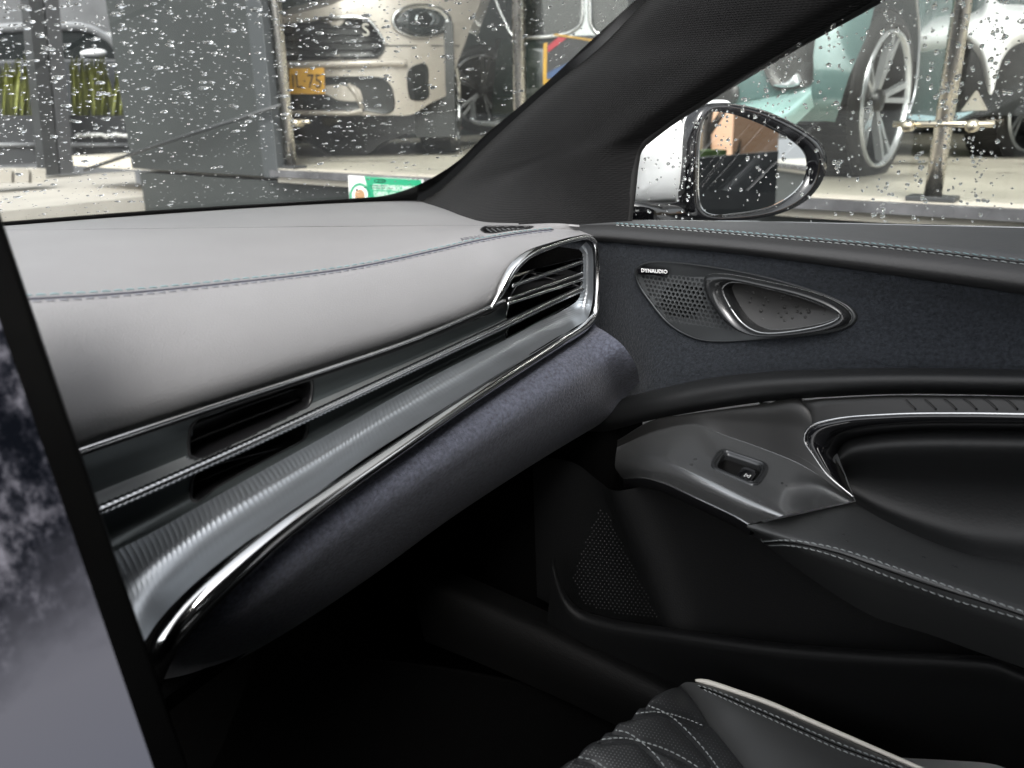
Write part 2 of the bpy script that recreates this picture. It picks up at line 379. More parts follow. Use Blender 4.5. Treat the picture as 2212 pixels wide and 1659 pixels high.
# seam groove and the two rows of stitching
sg = [(a[0], a[1], a[2]) for a, b in PAIR[:10]]
def rowpx(dv, b): return seamline(b, [(a[0], a[1] + dv * (.45 + .55 * (1 - (a[0] + 150) / 1400))) for a in sg], 120, .0003)
P_, N_ = rowpx(3.0, front_pad); tube('seam', P_ - N_ * .0004, .0009, mat('seam_shadow', (.03, .03, .045), .7), dash, 6)
P_, N_ = rowpx(-5, top_pad); stitches('upper_stitching', P_, N_, THREAD, dash, .0056, .0012, .00040, .0003)
P_, N_ = rowpx(10, front_pad); stitches('lower_stitching', P_, N_, THREAD3, dash, .0056, .0012, .00040, .0003)
# little demister outlet on the deck
ao = outline(AIRV, 48)
dem = pocket('demister_outlet', top_pad, ao, [(1.05, .0006), (1.0, .0010), (.95, .0002), (.93, -.004), (.92, -.022)], BLACKP, dash)
for k in range(8):
    u0 = 1062 + k * 11; a, n = hit(top_pad, u0, 500 - k * 1.05, -.001); b, n = hit(top_pad, u0 - 12, 491.5, -.001)
    polyslab('fin', [a, b, b - n * .010 + np.array((.004, 0, 0)), a - n * .010 + np.array((.004, 0, 0))], np.array((.0012, 0, .0004)), BEZELM, dem)
# moulded letters on the deck
a, n = hit(top_pad, 998, 520.5, .0002); b, n2 = hit(top_pad, 1046, 512.5, .0002); c, _ = hit(top_pad, 996, 514, .0002)
text('lettering', 'AIRBAG', .007, mat('moulded_grey', (.07, .07, .08), .6), dash, a, b - a, c - a, .0003, width=float(np.linalg.norm(b - a)))
# bright strip under the leather
up = [(-40, 1049, .446), (165, 975.5, .438), (400, 896.5, .432), (700, 798.5, .426), (900, 730, .420), (1066, 659, .414), (1090, 648, .412)]
tube('upper_chrome_strip', even(spline(pts(DY, up), 200), 160), .0017, CHROME, dash, 8)
tube('upper_black_gap', even(spline(pts(DY, [(a, b + 8, c + .003) for a, b, c in up]), 100), 80), .0018, BLACKP, dash, 8)
# fascia behind: two channels either side of the knurled bar
KN = [(-120, 1245), (30, 1183), (210, 1105), (382, 1030), (560, 950), (749, 862), (979, 754), (1096, 699), (1188, 655), (1256, 624)]
ST = [(-60, 1370), (60, 1300), (238, 1196), (340, 1143), (535, 1034), (749, 916), (979, 790), (1094, 733), (1190, 683), (1258, 640)]
TP = [(-110, 1090), (0, 1046), (165, 985), (340, 926), (540, 858), (745, 790), (960, 714), (1080, 664), (1140, 590), (1262, 552)]
def lerp(a, b, s): return [(p[0] + (q[0] - p[0]) * s, p[1] + (q[1] - p[1]) * s) for p, q in zip(a, b)]
YT = [.452, .449, .442, .437, .432, .428, .423, .418, .416, .411]
def frow(l, dy): return [DY(p[0], p[1], y + dy) for p, y in zip(l, YT)]
VENTS = [[(412, 985), (414, 922), (428, 906), (540, 866), (650, 826), (672, 822), (674, 836), (668, 872), (655, 884), (540, 942), (450, 984), (428, 990)],
         [(416, 1078), (418, 1030), (436, 1012), (540, 964), (650, 914), (664, 912), (663, 936), (654, 950), (560, 1000), (470, 1052), (430, 1082)],
         [(1094, 690), (1098, 664), (1112, 606), (1140, 577), (1190, 556), (1246, 541), (1256, 552), (1258, 600), (1254, 620), (1188, 648), (1110, 686)],
         [(1094, 730), (1100, 708), (1188, 663), (1246, 634), (1252, 640), (1240, 652), (1160, 694)]]
fascia = surf('fascia', [frow(TP, .004), frow(lerp(TP, KN, .25), .008), frow(lerp(TP, KN, .6), .009), frow(lerp(TP, KN, .85), .005), frow(KN, -.001)], 320, 60, FASCIA, dash, holes=VENTS[:1] + VENTS[2:3])
fascia2 = surf('fascia', [frow(KN, -.001), frow(lerp(KN, ST, .2), .004), frow(lerp(KN, ST, .6), .008), frow(lerp(KN, ST, .9), .004), frow(ST, .001)], 320, 40, FASCIA, dash, holes=VENTS[1:2] + VENTS[3:4])
for k, vo in enumerate(VENTS):
    b = fascia if k in (0, 2) else fascia2
    pk = pocket('vent_opening', b, outline(vo, 64), [(1.035, -.0004), (1.025, .0009), (.99, .0009), (.975, -.002), (.965, -.045)], BLACKP if k < 2 else PIANO, dash)
    if k < 2:
        for q in (.33, .68):
            l = [(VENTS[k][1][0] + 8, VENTS[k][0][1] + (VENTS[k][2][1] - VENTS[k][0][1]) * q), (660, VENTS[k][5][1] + 8 + (VENTS[k][8][1] - VENTS[k][5][1] - 10) * (1 - q))]
            tube('blade', spline([hit(b, *l[0], -.009)[0], hit(b, *l[1], -.009)[0]], 12), .0024, mat('blade_satin', (.03, .031, .032), .3, .5), pk, 6, .4)
kp = spline(frow(KN, -.0050), 600); kp = even(kp, 300)
kmod = lambda i, j: 1.0 + (.22 if (i + j) % 2 else -.16)
tube('knurled_bar', kp, .0030, mat('knurled_metal', (.55, .56, .57), .22, 1.0), dash, 10, 1.0, kmod)
surf('bar_shelf', [frow(lerp(TP, KN, .68), .0085), frow(lerp(TP, KN, .75), .0060), frow(lerp(TP, KN, .85), .0005), frow(lerp(TP, KN, .97), -.0070)], 320, 14, SHELF_LIT, dash, holes=[scaled(np.array(VENTS[0]), 1.06), VENTS[2]])
# slats of the end vent
for l, r_, m_ in (([(1106, 617), (1180, 592), (1257, 566)], .0016, 'k'), ([(1098, 645), (1180, 617), (1258, 590)], .0013, 'c'), ([(1096, 656), (1180, 629), (1258, 603)], .0015, 'c')):
    P = even(spline(pts(DY, [(a, b, .411 - (a - 1100) * .00003) for a, b in l]), 60), 160)
    tube('vent_slat', P, r_, MATS['knurled_metal'] if m_ == 'k' else CHROME, dash, 10, 1.0, kmod if m_ == 'k' else None)
polyslab('vent_blade', pts(DY, [(1098, 648, .414), (1258, 592, .409), (1258, 602, .409), (1096, 655, .414)]), np.array((0, .02, .003)), BLACKP, dash)
# ribbed brushed strip between the fascia and the lower chrome
RB = [((60, 1300, .432), (150, 1600, .405)), ((238, 1196, .427), (302, 1400, .394)), ((328, 1150, .426), (345, 1338, .390)), ((430, 1093, .425), (408, 1272, .388)), ((535, 1034, .423), (510, 1188, .387)), ((749, 916, .420), (680, 1068, .387)),
      ((860, 853, .418), (800, 982, .387)), ((979, 790, .416), (960, 881, .388)), ((1094, 733, .414), (1083, 804, .389)), ((1161, 697, .412), (1180, 746, .391)), ((1214, 671, .411), (1240, 708, .393)),
      ((1250, 645, .410), (1270, 686, .395)), ((1257, 620, .409), (1280, 650, .397)), ((1260, 580, .409), (1282, 600, .398)), ((1258, 548, .410), (1279, 540, .400)), ((1250, 538, .411), (1266, 522, .402))]
rr = []
for s_, bul in ((0, 0), (.12, .0035), (.35, .0085), (.6, .0085), (.85, .004), (1, 0)):
    rr.append([DY(a[0] + (b[0] - a[0]) * s_, a[1] + (b[1] - a[1]) * s_, a[2] + (b[2] - a[2]) * s_ + bul * min(1, math.hypot(a[0] - b[0], a[1] - b[1]) / 120)) for a, b in RB])
def ribs(g, N):
    nv, nu = g.shape[:2]
    al = np.concatenate([[0], np.cumsum(np.linalg.norm(np.diff(g[0], axis=0), axis=1))]); D = np.zeros((nv, nu))
    for i in range(nv):
        s_ = i / (nv - 1); amp = .0005 * max(0.0, 1 - s_ / .70) ** .8
        ph = (al - s_ * .012) / .0036
        D[i] = amp * np.maximum(0, np.cos(2 * pi * ph)) ** 5
    return D
g_ = grid(rr, 1100, 26)
surf('ribbed_trim', g_, 0, 0, SATIN, dash, disp=ribs)
# chrome frame that runs round the vent and along the lower edge
CF = [(1060, 664, .414, 1.8), (1072, 645, .413, 3.2), (1084, 622, .411, 4.6), (1106, 582, .410, 5.2), (1137, 553, .408, 4.6), (1190, 531, .406, 3.6), (1242, 516, .403, 2.9), (1272, 514, .401, 3.0), (1286, 530, .400, 3.2), (1289, 570, .399, 3.3), (1289, 640, .396, 3.5), (1283, 680, .394, 4.2), (1262, 706, .392, 4.8), (1205, 742, .389, 5.0),
      (1130, 789, .387, 5.2), (1000, 872, .386, 5.6), (860, 967, .385, 6.2), (720, 1063, .385, 7.0), (600, 1150, .385, 8.2), (505, 1230, .386, 9.6), (415, 1315, .389, 10.5), (355, 1390, .395, 10.5), (328, 1450, .408, 9.5), (322, 1500, .43, 8)]
cl = spline([np.append(DY(a, b, c), r_ * .001) for a, b, c, r_ in CF], 400)
tube('chrome_frame', cl[:, :3], cl[:, 3], CHROME, dash, 16, .85)
tube('frame_gap', spline([DY(a - 2, b - r_ * 2.1, c + .004) for a, b, c, r_ in CF[12:22]], 120), .0012, VOID, dash, 6)
# suede knee pad
KB = [((330, 1445), (345, 1482)), ((365, 1400), (430, 1464)), ((420, 1335), (500, 1432)), ((540, 1235), (620, 1364)), ((700, 1098), (790, 1252)), ((880, 975), (980, 1114)), ((1060, 848), (1180, 984)), ((1190, 764), (1300, 914)), ((1255, 724), (1350, 886)), ((1288, 704), (1384, 858))]
kr = []
for s_, y in ((-.08, .405), (0, .398), (.12, .388), (.35, .378), (.6, .381), (.82, .392), (.95, .405), (1, .425), (1.0, .50)):
    c = []
    for i, (a, b) in enumerate(KB):
        bow = 26 * math.sin(pi * min(1, max(0, s_))) if i == len(KB) - 1 else (14 * math.sin(pi * min(1, max(0, s_))) if i == len(KB) - 2 else 0)
        yy = y - (.022 * min(1, max(0, s_) * 1.6) if i >= len(KB) - 1 else 0) + (.045 if i == 0 else .02 if i == 1 else .006 if i == 2 else 0)
        yy -= .009 * math.sin(pi * min(1, max(0, s_))) * max(0, (i - 4) / 5)
        yy += max(0.0, 1 - i / 6.5) * .085 * max(0, s_)
        ku, kv = a[0] + (b[0] - a[0]) * s_ + bow, a[1] + (b[1] - a[1]) * s_ - bow * .55; kp_ = DY(ku, kv, yy)
        lim = .692 + .030 * max(0, s_) ** 1.5
        c.append(DX(ku, kv, lim) if kp_[0] > lim else kp_)
    kr.append(c)
knee = surf('knee_pad', kr, 140, 50, SUEDE, dash)
ee = knee.g[:, -1]; surf('knee_pad_end', np.stack([ee, ee + np.array((.006, .05, -.002))], 0), 0, 0, SUEDE, dash)
polyslab('under_cover', [(.10, .47, Z0 - .40), (.72, .45, Z0 - .30), (.72, .95, Z0 - .40), (.10, .95, Z0 - .45)], (0, 0, -.012), CARPET, dash)
polyslab('under_cover', [(.72, .44, Z0 - .14), (.72, .95, Z0 - .13), (.72, .95, Z0 - .40), (.72, .44, Z0 - .33)], (-.01, 0, 0), CARPET, dash)

# ------------------------------------------------------------------ central touchscreen
ts_a, ts_b = DY(-4, 487, .385), DY(394, 1659, .305)
h_ = np.array((.994, -.11, 0.0)); e_ = ts_a - ts_b; e_ /= np.linalg.norm(e_); h_ -= e_ * (h_ @ e_); h_ /= np.linalg.norm(h_); n_ = np.cross(h_, e_)
n_ = -n_ if n_ @ (EYE - ts_a) < 0 else n_
screen = thing('touchscreen', 'upright touchscreen showing a snowy mountain, black bezel, beside the dashboard', 'touchscreen', tuple(ts_b - e_ * .06))
def srect(x0, x1, y0, y1, r, off):
    o = []
    for cx, cy, a0 in ((x1 - r, y1 - r, 0), (x0 + r, y1 - r, 90), (x0 + r, y0 + r, 180), (x1 - r, y0 + r, 270)):
        for k in range(7): a = radians(a0 + 15 * k); o.append(ts_b + h_ * (cx + r * cos(a)) + e_ * (cy + r * sin(a)) + n_ * off)
    return np.array(o)
y0_, y1_ = -.08, length([ts_b, ts_a]) + .012
loops('housing', [srect(-.21, .0, y0_, y1_, .008, -.014), srect(-.213, .003, y0_ - .003, y1_ + .003, .010, -.009), srect(-.213, .003, y0_ - .003, y1_ + .003, .010, -.003), srect(-.211, .001, y0_ - .001, y1_ + .001, .009, 0)], SCREENB, screen, True, True)
bw = .0115
dm = bpy.data.materials.new('mountain_display'); dm.use_nodes = True
def build_display(m, W, H):
    t = m.node_tree; t.nodes.clear(); L = t.links.new
    o = t.nodes.new('ShaderNodeOutputMaterial'); uv = t.nodes.new('ShaderNodeUVMap'); sp = t.nodes.new('ShaderNodeSeparateXYZ'); L(uv.outputs[0], sp.inputs[0])
    def math_(op, a, b=None, c=None):
        n = t.nodes.new('ShaderNodeMath'); n.operation = op
        for i, q in enumerate((a, b, c)):
            if q is None: continue
            if isinstance(q, (int, float)): n.inputs[i].default_value = q
            else: L(q, n.inputs[i])
        return n.outputs[0]
    def noise(s, d, r=.6, st=None):
        n = t.nodes.new('ShaderNodeTexNoise'); n.inputs['Scale'].default_value = s; n.inputs['Detail'].default_value = d; n.inputs['Roughness'].default_value = r
        mp = t.nodes.new('ShaderNodeMapping'); mp.inputs['Scale'].default_value = st or (1, 1, 1); L(uv.outputs[0], mp.inputs[0]); L(mp.outputs[0], n.inputs['Vector']); return n.outputs['Fac']
    def ramp(f, stops):
        r = t.nodes.new('ShaderNodeValToRGB'); L(f, r.inputs[0]); e = r.color_ramp.elements
        e[0].position, e[0].color = stops[0][0], (*stops[0][1], 1); e[1].position, e[1].color = stops[-1][0], (*stops[-1][1], 1)
        for p, c in stops[1:-1]: q = e.new(p); q.color = (*c, 1)
        return r.outputs[0]
    def mix(f, a, b):
        n = t.nodes.new('ShaderNodeMix'); n.data_type = 'RGBA'; L(f, n.inputs[0]); L(a, n.inputs[6]); L(b, n.inputs[7]); return n.outputs[2]
    x, y = sp.outputs[0], sp.outputs[1]       # metres from the screen's lower right corner
    sky_ = ramp(math_('MULTIPLY', y, 3.2), [(0, (.13, .135, .165)), (.2, (.15, .15, .175)), (.35, (.10, .10, .12)), (.55, (.09, .09, .11)), (.8, (.26, .25, .30))])
    n1 = noise(16, 8, .62); n3 = noise(150, 6, .7)
    nr = t.nodes.new('ShaderNodeTexNoise'); nr.noise_type = 'RIDGED_MULTIFRACTAL'; nr.inputs['Scale'].default_value = 26; nr.inputs['Detail'].default_value = 7; nr.inputs['Roughness'].default_value = .62; nr.inputs['Distortion'].default_value = .25
    for k_, v_ in (('Offset', .9), ('Gain', 1.6)):
        if k_ in nr.inputs: nr.inputs[k_].default_value = v_
    mpr = t.nodes.new('ShaderNodeMapping'); mpr.inputs['Scale'].default_value = (1.3, .8, 1); mpr.inputs['Rotation'].default_value = (0, 0, .5); L(uv.outputs[0], mpr.inputs[0]); L(mpr.outputs[0], nr.inputs['Vector']); n2 = math_('MULTIPLY', nr.outputs['Fac'], .40)
    rock = ramp(math_('ADD', math_('MULTIPLY', noise(24, 3, .6, (1.2, .8, 1)), .45), math_('MULTIPLY', noise(120, 12, .8, (1.1, .7, 1)), .55)), [(.46, (.005, .006, .009)), (.505, (.024, .025, .033)), (.54, (.085, .084, .10)), (.62, (.27, .26, .30))])
    ridge = math_('ADD', math_('MULTIPLY', math_('SUBTRACT', n1, .5), .045), math_('MULTIPLY', math_('SUBTRACT', noise(50, 6), .5), .02))
    topl = math_('ADD', math_('ADD', .215, math_('MULTIPLY', x, -.10)), ridge)
    m1 = t.nodes.new('ShaderNodeMapRange'); L(math_('SUBTRACT', topl, y), m1.inputs[0]); m1.inputs[1].default_value = 0; m1.inputs[2].default_value = .003
    low = math_('ADD', math_('ADD', .080, math_('MULTIPLY', x, .28)), math_('MULTIPLY', ridge, 1.6))
    m2 = t.nodes.new('ShaderNodeMapRange'); L(math_('SUBTRACT', y, low), m2.inputs[0]); m2.inputs[1].default_value = 0; m2.inputs[2].default_value = .055
    f = math_('MULTIPLY', m1.outputs[0], m2.outputs[0])
    c = mix(f, sky_, rock)
    em = t.nodes.new('ShaderNodeEmission'); em.inputs[1].default_value = .33; L(c, em.inputs[0])
    gl = t.nodes.new('ShaderNodeBsdfGlossy'); gl.inputs['Roughness'].default_value = .06; fr = t.nodes.new('ShaderNodeFresnel'); fr.inputs[0].default_value = 1.4
    mx = t.nodes.new('ShaderNodeMixShader'); L(fr.outputs[0], mx.inputs[0]); L(em.outputs[0], mx.inputs[1]); L(gl.outputs[0], mx.inputs[2]); L(mx.outputs[0], o.inputs[0])
build_display(dm, .19, .3)
V = [ts_b + h_ * x + e_ * y + n_ * .0006 for x, y in ((-.21 + bw, y0_ + bw), (-bw, y0_ + bw), (-bw, y1_ - bw), (-.21 + bw, y1_ - bw))]
dsp = obj('display', V, [(0, 1, 2, 3)], dm, screen, False)
uvl = dsp.data.uv_layers.new(name='UVMap')
for li, (x, y) in enumerate(((-.21 + bw, y0_ + bw), (-bw, y0_ + bw), (-bw, y1_ - bw), (-.21 + bw, y1_ - bw))): uvl.data[li].uv = (x, y)

# ------------------------------------------------------------------ windscreen
WL, WR = DZ(0, 490, -.112), DZ(870, 435, -.118)
wn = np.cross(WR - WL, np.array((0, -.88, .47))); wn /= np.linalg.norm(wn); wn = wn if wn @ (EYE - WL) > 0 else -wn
def WS(u, v, off=0.0): return DN(u, v, WL + wn * off, wn)
wscreen = thing('windscreen', 'rain-spotted windscreen with a black dotted border', 'windscreen', tuple(WS(500, 455)))
obj('pane', [WS(-260, 520), WS(900, 450), WS(1000, 420), WS(1420, 10), WS(1600, -160), WS(1300, -420), WS(-260, -420)], [tuple(range(7))], CARGLASS, wscreen, False)
fi = spline([(-200, 497), (0, 481), (300, 458), (634, 437.5), (759, 430), (831, 424), (886, 408), (940, 382), (995, 345), (1050, 292), (1123, 231), (1196, 166), (1269, 97), (1341, 31), (1382, -6), (1500, -110)], 400)
fo = spline([(-200, 520), (0, 500), (300, 474), (634, 452), (759, 446), (831, 444), (905, 448), (962, 412), (1015, 372), (1066, 316), (1140, 252), (1212, 188), (1286, 118), (1358, 52), (1402, 14), (1520, -92)], 400)
fi_ = even(fi, 1600); fo_ = even(fo, 1600); t_ = np.gradient(fi_, axis=0); t_ /= np.linalg.norm(t_, axis=1, keepdims=True); nn_ = np.stack([t_[:, 1], -t_[:, 0]], 1)
fi_ = fi_ + nn_ * (2.6 * np.abs(np.sin(np.arange(1600) * pi / 4.0)))[:, None]
A = np.array([WS(*q, .0015) for q in fi_]); B = np.array([WS(*q, .0015) for q in fo_])
obj('black_border', np.vstack([A, B]), gridfaces(2, 1600), FRIT, wscreen, False)
INK = mat('etched_ink', (.01, .012, .012), .6)
def wtext(s, u, v, size, wpx):
    o = WS(u, v, .001); x = WS(u + wpx, v + wpx * .02, .001); y = WS(u, v - 10, .001)
    text('etched_mark', s, size, INK, wscreen, o, x - o, y - o, .0001, width=float(np.linalg.norm(x - o)))
ring = outline([(821 + 12.5 * cos(a), 391 + 3.6 * sin(a)) for a in np.linspace(0, 2 * pi, 14)[:-1]], 40)
tube('etched_mark', [WS(*q, .001) for q in np.vstack([ring, ring[:2]])], .0004, INK, wscreen, 5)
wtext('BYD', 814, 392.6, .006, 15); wtext('LAMINATED', 798, 402, .004, 36); wtext('E4 43R-00', 800, 407, .004, 30); wtext('II', 784, 407, .006, 4); wtext('CCC', 836, 408, .005, 12)

# ------------------------------------------------------------------ windscreen pillar
Lp = [(1520, -120), (1392, 5), (1290, 108), (1196, 183), (1050, 314), (985, 378), (935, 420), (893, 440)]
Rp = [(2080, -120), (1890, 0), (1780, 62), (1700, 107), (1520, 216), (1432, 274), (1380, 321), (1356, 478)]
L3 = [WS(u, v, .006) for u, v in Lp]; R3 = [DX(u, v, .738) for u, v in Rp]
def pmix(s, bulge, extra):
    r = []
    for i, (a, b) in enumerate(zip(L3, R3)):
        p = a * (1 - s) + b * s; p = p + (EYE - p) * bulge
        if i == len(L3) - 1: p = extra
        r.append(p)
    return r
pillar = surf('windscreen_pillar', [L3, pmix(.12, .035, DZ(960, 464, -.118)), pmix(.35, .055, DZ(1060, 497, -.113)), pmix(.62, .055, DX(1200, 497, .70)), pmix(.86, .04, DX(1310, 490, .73)), R3], 90, 50, FABRIC)
tag(pillar.o, 'black woven cloth pillar trim between windscreen and side window', 'pillar trim')
tube('window_seal', spline([DX(u, v, .742) for u, v in Rp[:-1]] + [DX(1372, 350, .742), DX(1364, 420, .742), DX(1356, 480, .742)], 120), .0045, RUBBER, pillar.o, 8)

# ------------------------------------------------------------------ passenger door
door = thing('passenger_door', 'black suede and leather door panel with speaker, release handle and armrest', 'car door', (.68, .2, Z0 - .6))
gl_ = [(1180, 489, .735), (1353, 476.5, .748), (1500, 477, .748), (1650, 479, .748), (1800, 482.5, .748), (1950, 486, .748), (2212, 492, .748), (2560, 500, .748)]
sm_ = [(1180, 490, .715), (1330, 485, .712), (1470, 494.5, .708), (1600, 505, .706), (1740, 517, .705), (1900, 531, .704), (2212, 567, .702), (2560, 612, .702)]
bd_ = [(1180, 517, .712), (1300, 522, .706), (1440, 534, .702), (1585, 547.5, .700), (1730, 566, .699), (1901, 591, .698), (2212, 637, .697), (2560, 693, .697)]
cap = surf('belt_cap', [pts(DX, gl_), pts(DX, [(a[0] * .55 + b[0] * .45, a[1] * .7 + b[1] * .3, a[2] * .7 + b[2] * .3 - .002) for a, b in zip(gl_, sm_)]), pts(DX, [(a[0] * .1 + b[0] * .9, a[1] * .15 + b[1] * .85, b[2] + .002) for a, b in zip(gl_, sm_)]), pts(DX, sm_)], 120, 12, mat('black_leather_matt', (.06, .062, .064), .55, bump=(480, .25, .001), spec=.4), door)
rl = surf('upper_roll', [pts(DX, sm_)] + [pts(DX, [(a[0] + (b[0] - a[0]) * s_, a[1] + (b[1] - a[1]) * s_, a[2] + (b[2] - a[2]) * s_ - q) for a, b in zip(sm_, bd_)]) for s_, q in ((.1, .003), (.4, .008), (.75, .008), (.95, .002), (1, -.004))], 120, 20, mat('black_leather_roll', (.020, .020, .0205), .45, bump=(420, .25, .001), spec=.45), door)
for dv, b_, m_, nm in ((-4.2, cap, THREAD, 'upper_stitching'), (4.6, rl, THREAD2, 'lower_stitching')):
    l = [(q[0], q[1] + dv * (.45 + (q[0] - 1300) / 1500)) for q in sm_[1:]]
    P_, N_ = seamline(b_, l, 100, .0003); stitches(nm, P_, N_, m_, door, .0050, .0011, .00040, .0003)
P_, N_ = seamline(rl, [(q[0], q[1] + .8) for q in sm_[1:]], 100, -.0002); tube('seam', P_, .0008, VOID, door, 6)
al_ = [(1180, 872, .735), (1300, 868, .728), (1412, 842, .694), (1523, 818, .691), (1651, 803, .690), (1822, 795, .690), (2036, 794, .690), (2212, 798, .690), (2560, 806, .690)]
def at(l, u):
    x = [q[0] for q in l]; return tuple(np.interp(u, x, [q[k] for q in l]) for k in range(3))
ux = [q[0] for q in al_]
SPK = [(1374.5, 593.5), (1377, 580.5), (1390, 570), (1416, 565), (1455, 566), (1533, 575), (1637.5, 593.5), (1742, 622), (1807, 645.6), (1838, 664), (1850, 682), (1843, 698), (1820, 711), (1742, 724), (1637.5, 733), (1559, 737), (1518, 734), (1481, 721), (1442, 695), (1403, 648), (1382, 617)]
bd2 = [at(bd_, u) for u in ux]
suede = surf('suede_insert', [pts(DX, [(q[0], q[1] - 3, q[2] + .003) for q in bd2])] + [pts(DX, [(a[0], a[1] + (b[1] - a[1]) * s_, a[2] + (b[2] - a[2]) * s_ + q) for a, b in zip(bd2, al_)]) for s_, q in ((.04, .003), (.3, .009), (.65, .009), (.93, .003), (1.02, .003))], 150, 60, SUEDE_DARK, door, holes=[scaled(outline(SPK, 60), .97)])
cl_ = [(1180, 940, .735), (1300, 932, .728), (1412, 905, .686), (1523, 885, .684), (1651, 867, .683), (1779, 857, .682), (1950, 850, .682), (2212, 854, .682), (2560, 860, .682)]
al2 = [at(al_, u) for u in [q[0] for q in cl_]]
surf('lower_roll', [pts(DX, [(a[0], a[1] + (b[1] - a[1]) * s_, a[2] + (b[2] - a[2]) * s_ - q) for a, b in zip(al2, cl_)]) for s_, q in ((0, -.004), (.06, .004), (.35, .016), (.7, .014), (.95, .002), (1.02, -.003))], 120, 24, BLACK_LEATHER, door)
# ribbed strip over the pull
chl = [(1640, 871), (1700, 895), (1749, 924), (1779, 911), (1843, 901), (1929, 895), (2078, 893), (2212, 895), (2560, 903)]
ct = [at(cl_, u) for u in (1640, 1700, 1749, 1779, 1843, 1929, 2078, 2212, 2560)]
tr = surf('trim_strip', [pts(DX, [(a[0] + (b[0] - a[0]) * s_, a[1] + (b[1] - a[1]) * s_, .6745 - .0075 * s_ + xo + (.012 if b[0] < 1720 else 0)) for a, b in zip(ct, chl)]) for s_, xo in ((.06, .012), (.14, 0), (.5, 0), (1.02, 0))], 80, 8, mat('shaded_bezel_trim', (.010, .0100, .0098), .42, spec=.35), door)  # shade on the upright strip is put into this dark colour
for k in range(13):
    u0 = 1945 + k * 44
    l = [(u0, 853), (u0 + 34, 885)]
    P = [hit(tr, a, b, .0)[0] for a, b in (l[0], ((l[0][0] + l[1][0]) / 2, 869), l[1])]
    tube('rib', spline(P, 8), .0014, MATS['shaded_bezel_trim'], tr.o, 6, .5)
# armrest front bezel with the window switch
BZ = [[(1334, 950, .705), (1333, 966, .700), (1330, 985, .696), (1328, 1002, .692), (1330, 1014, .690), (1345, 1034, .685)],
      [(1412, 905, .680), (1422, 930, .670), (1416, 965, .635), (1410, 991, .607), (1402, 1008, .600), (1398, 1034, .604)],
      [(1480, 893, .677), (1502, 917, .666), (1480, 965, .622), (1459, 1002, .588), (1450, 1014, .582), (1440, 1046, .586)],
      [(1560, 880, .675), (1566, 940, .664), (1545, 990, .612), (1523, 1029.5, .575), (1514, 1041, .569), (1500, 1074, .573)],
      [(1651, 867, .674), (1651, 970, .661), (1630, 1025, .606), (1609, 1072, .565), (1600, 1083, .560), (1560, 1102, .566)],
      [(1737, 859, .674), (1737, 1007, .657), (1696, 1055, .602), (1655, 1093, .560), (1646, 1102, .556), (1592, 1118, .562)],
      [(1812, 1000, .672), (1846, 1082, .652), (1770, 1098, .600), (1698, 1112, .557), (1685, 1116, .554), (1617, 1133, .560)]]
SWQ = [(1555, 968), (1666, 1005), (1637, 1054), (1531, 1009)]
def mixp(a, b, t): return tuple(a[k] + (b[k] - a[k]) * t for k in range(3))
def bcol(c):
    t0 = (c[0][0], c[0][1] + 4, c[0][2] + .012); return [t0, mixp(c[0], c[1], .12), mixp(c[0], c[1], .5), mixp(c[0], c[1], .90), c[1], mixp(c[1], c[2], .10), mixp(c[1], c[2], .5), c[2], mixp(c[2], c[3], .5), mixp(c[2], c[3], .92), mixp(c[3], c[4], .4), mixp(c[4], c[5], .2), c[5]]
BC = [bcol(c) for c in BZ]
UPZ = mat('shaded_bezel_trim', (.010, .0100, .0098), .42, spec=.35)  # same panel as the bezel; its upper zone has shade in the colour
surf('upper_bezel', [pts(DX, [c[k] for c in BC]) for k in range(0, 5)], 120, 24, UPZ, door)
bz = surf('armrest_bezel', [pts(DX, [c[k] for c in BC]) for k in range(3, 13)], 260, 130, BEZELM, door, holes=[scaled(rquad(SWQ, .24, 8), .93)])
lo = bz.g[-1]; surf('bezel_side', np.stack([lo, lo + np.array((.005, 0, -.012)), lo + np.array((.03, 0, -.02))], 0), 0, 0, BLACKP, door)
tube('bezel_edge', lo[10:], .0008, BEZELM, door, 6)
sw = pocket('window_switch', bz, rquad(SWQ, .24, 8), [(1.03, -.0006), (1.01, .0010), (.93, .0014), (.90, .0010), (.89, -.0006), (.85, -.0006), (.835, .0004), (.80, .0004), (.785, -.003), (.76, -.014)], mat('switch_frame', (.045, .047, .049), .22, .6), door, cap=False)
P_, n0 = onplane(bz, rquad(SWQ, .24, 8)); c0_ = P_.mean(0)
loops('switch_well', [c0_ + (P_ - c0_) * .79 - n0 * .004, c0_ + (P_ - c0_) * .74 - n0 * .013, c0_ + (P_ - c0_) * .3 - n0 * .014], VOID, sw)
swp, swn = onplane(bz, rquad([(1606, 1000), (1640, 1012), (1622, 1040), (1586, 1026)], .2, 5)); sc_ = swp.mean(0)
rk = loops('rocker', [sc_ + (swp - sc_) * s + swn * h for s, h in ((.95, -.014), (.95, -.004), (.90, -.0022), (.6, -.0026))], PIANO, sw)
a, _ = hit(bz, 1607, 1025, -.0008); b, _ = hit(bz, 1616, 1028, -.0008); c, _ = hit(bz, 1612, 1014, -.0008)
text('symbol', '[x]', .006, PRINT, rk, a, b - a, c - a, .0001, width=.0045)
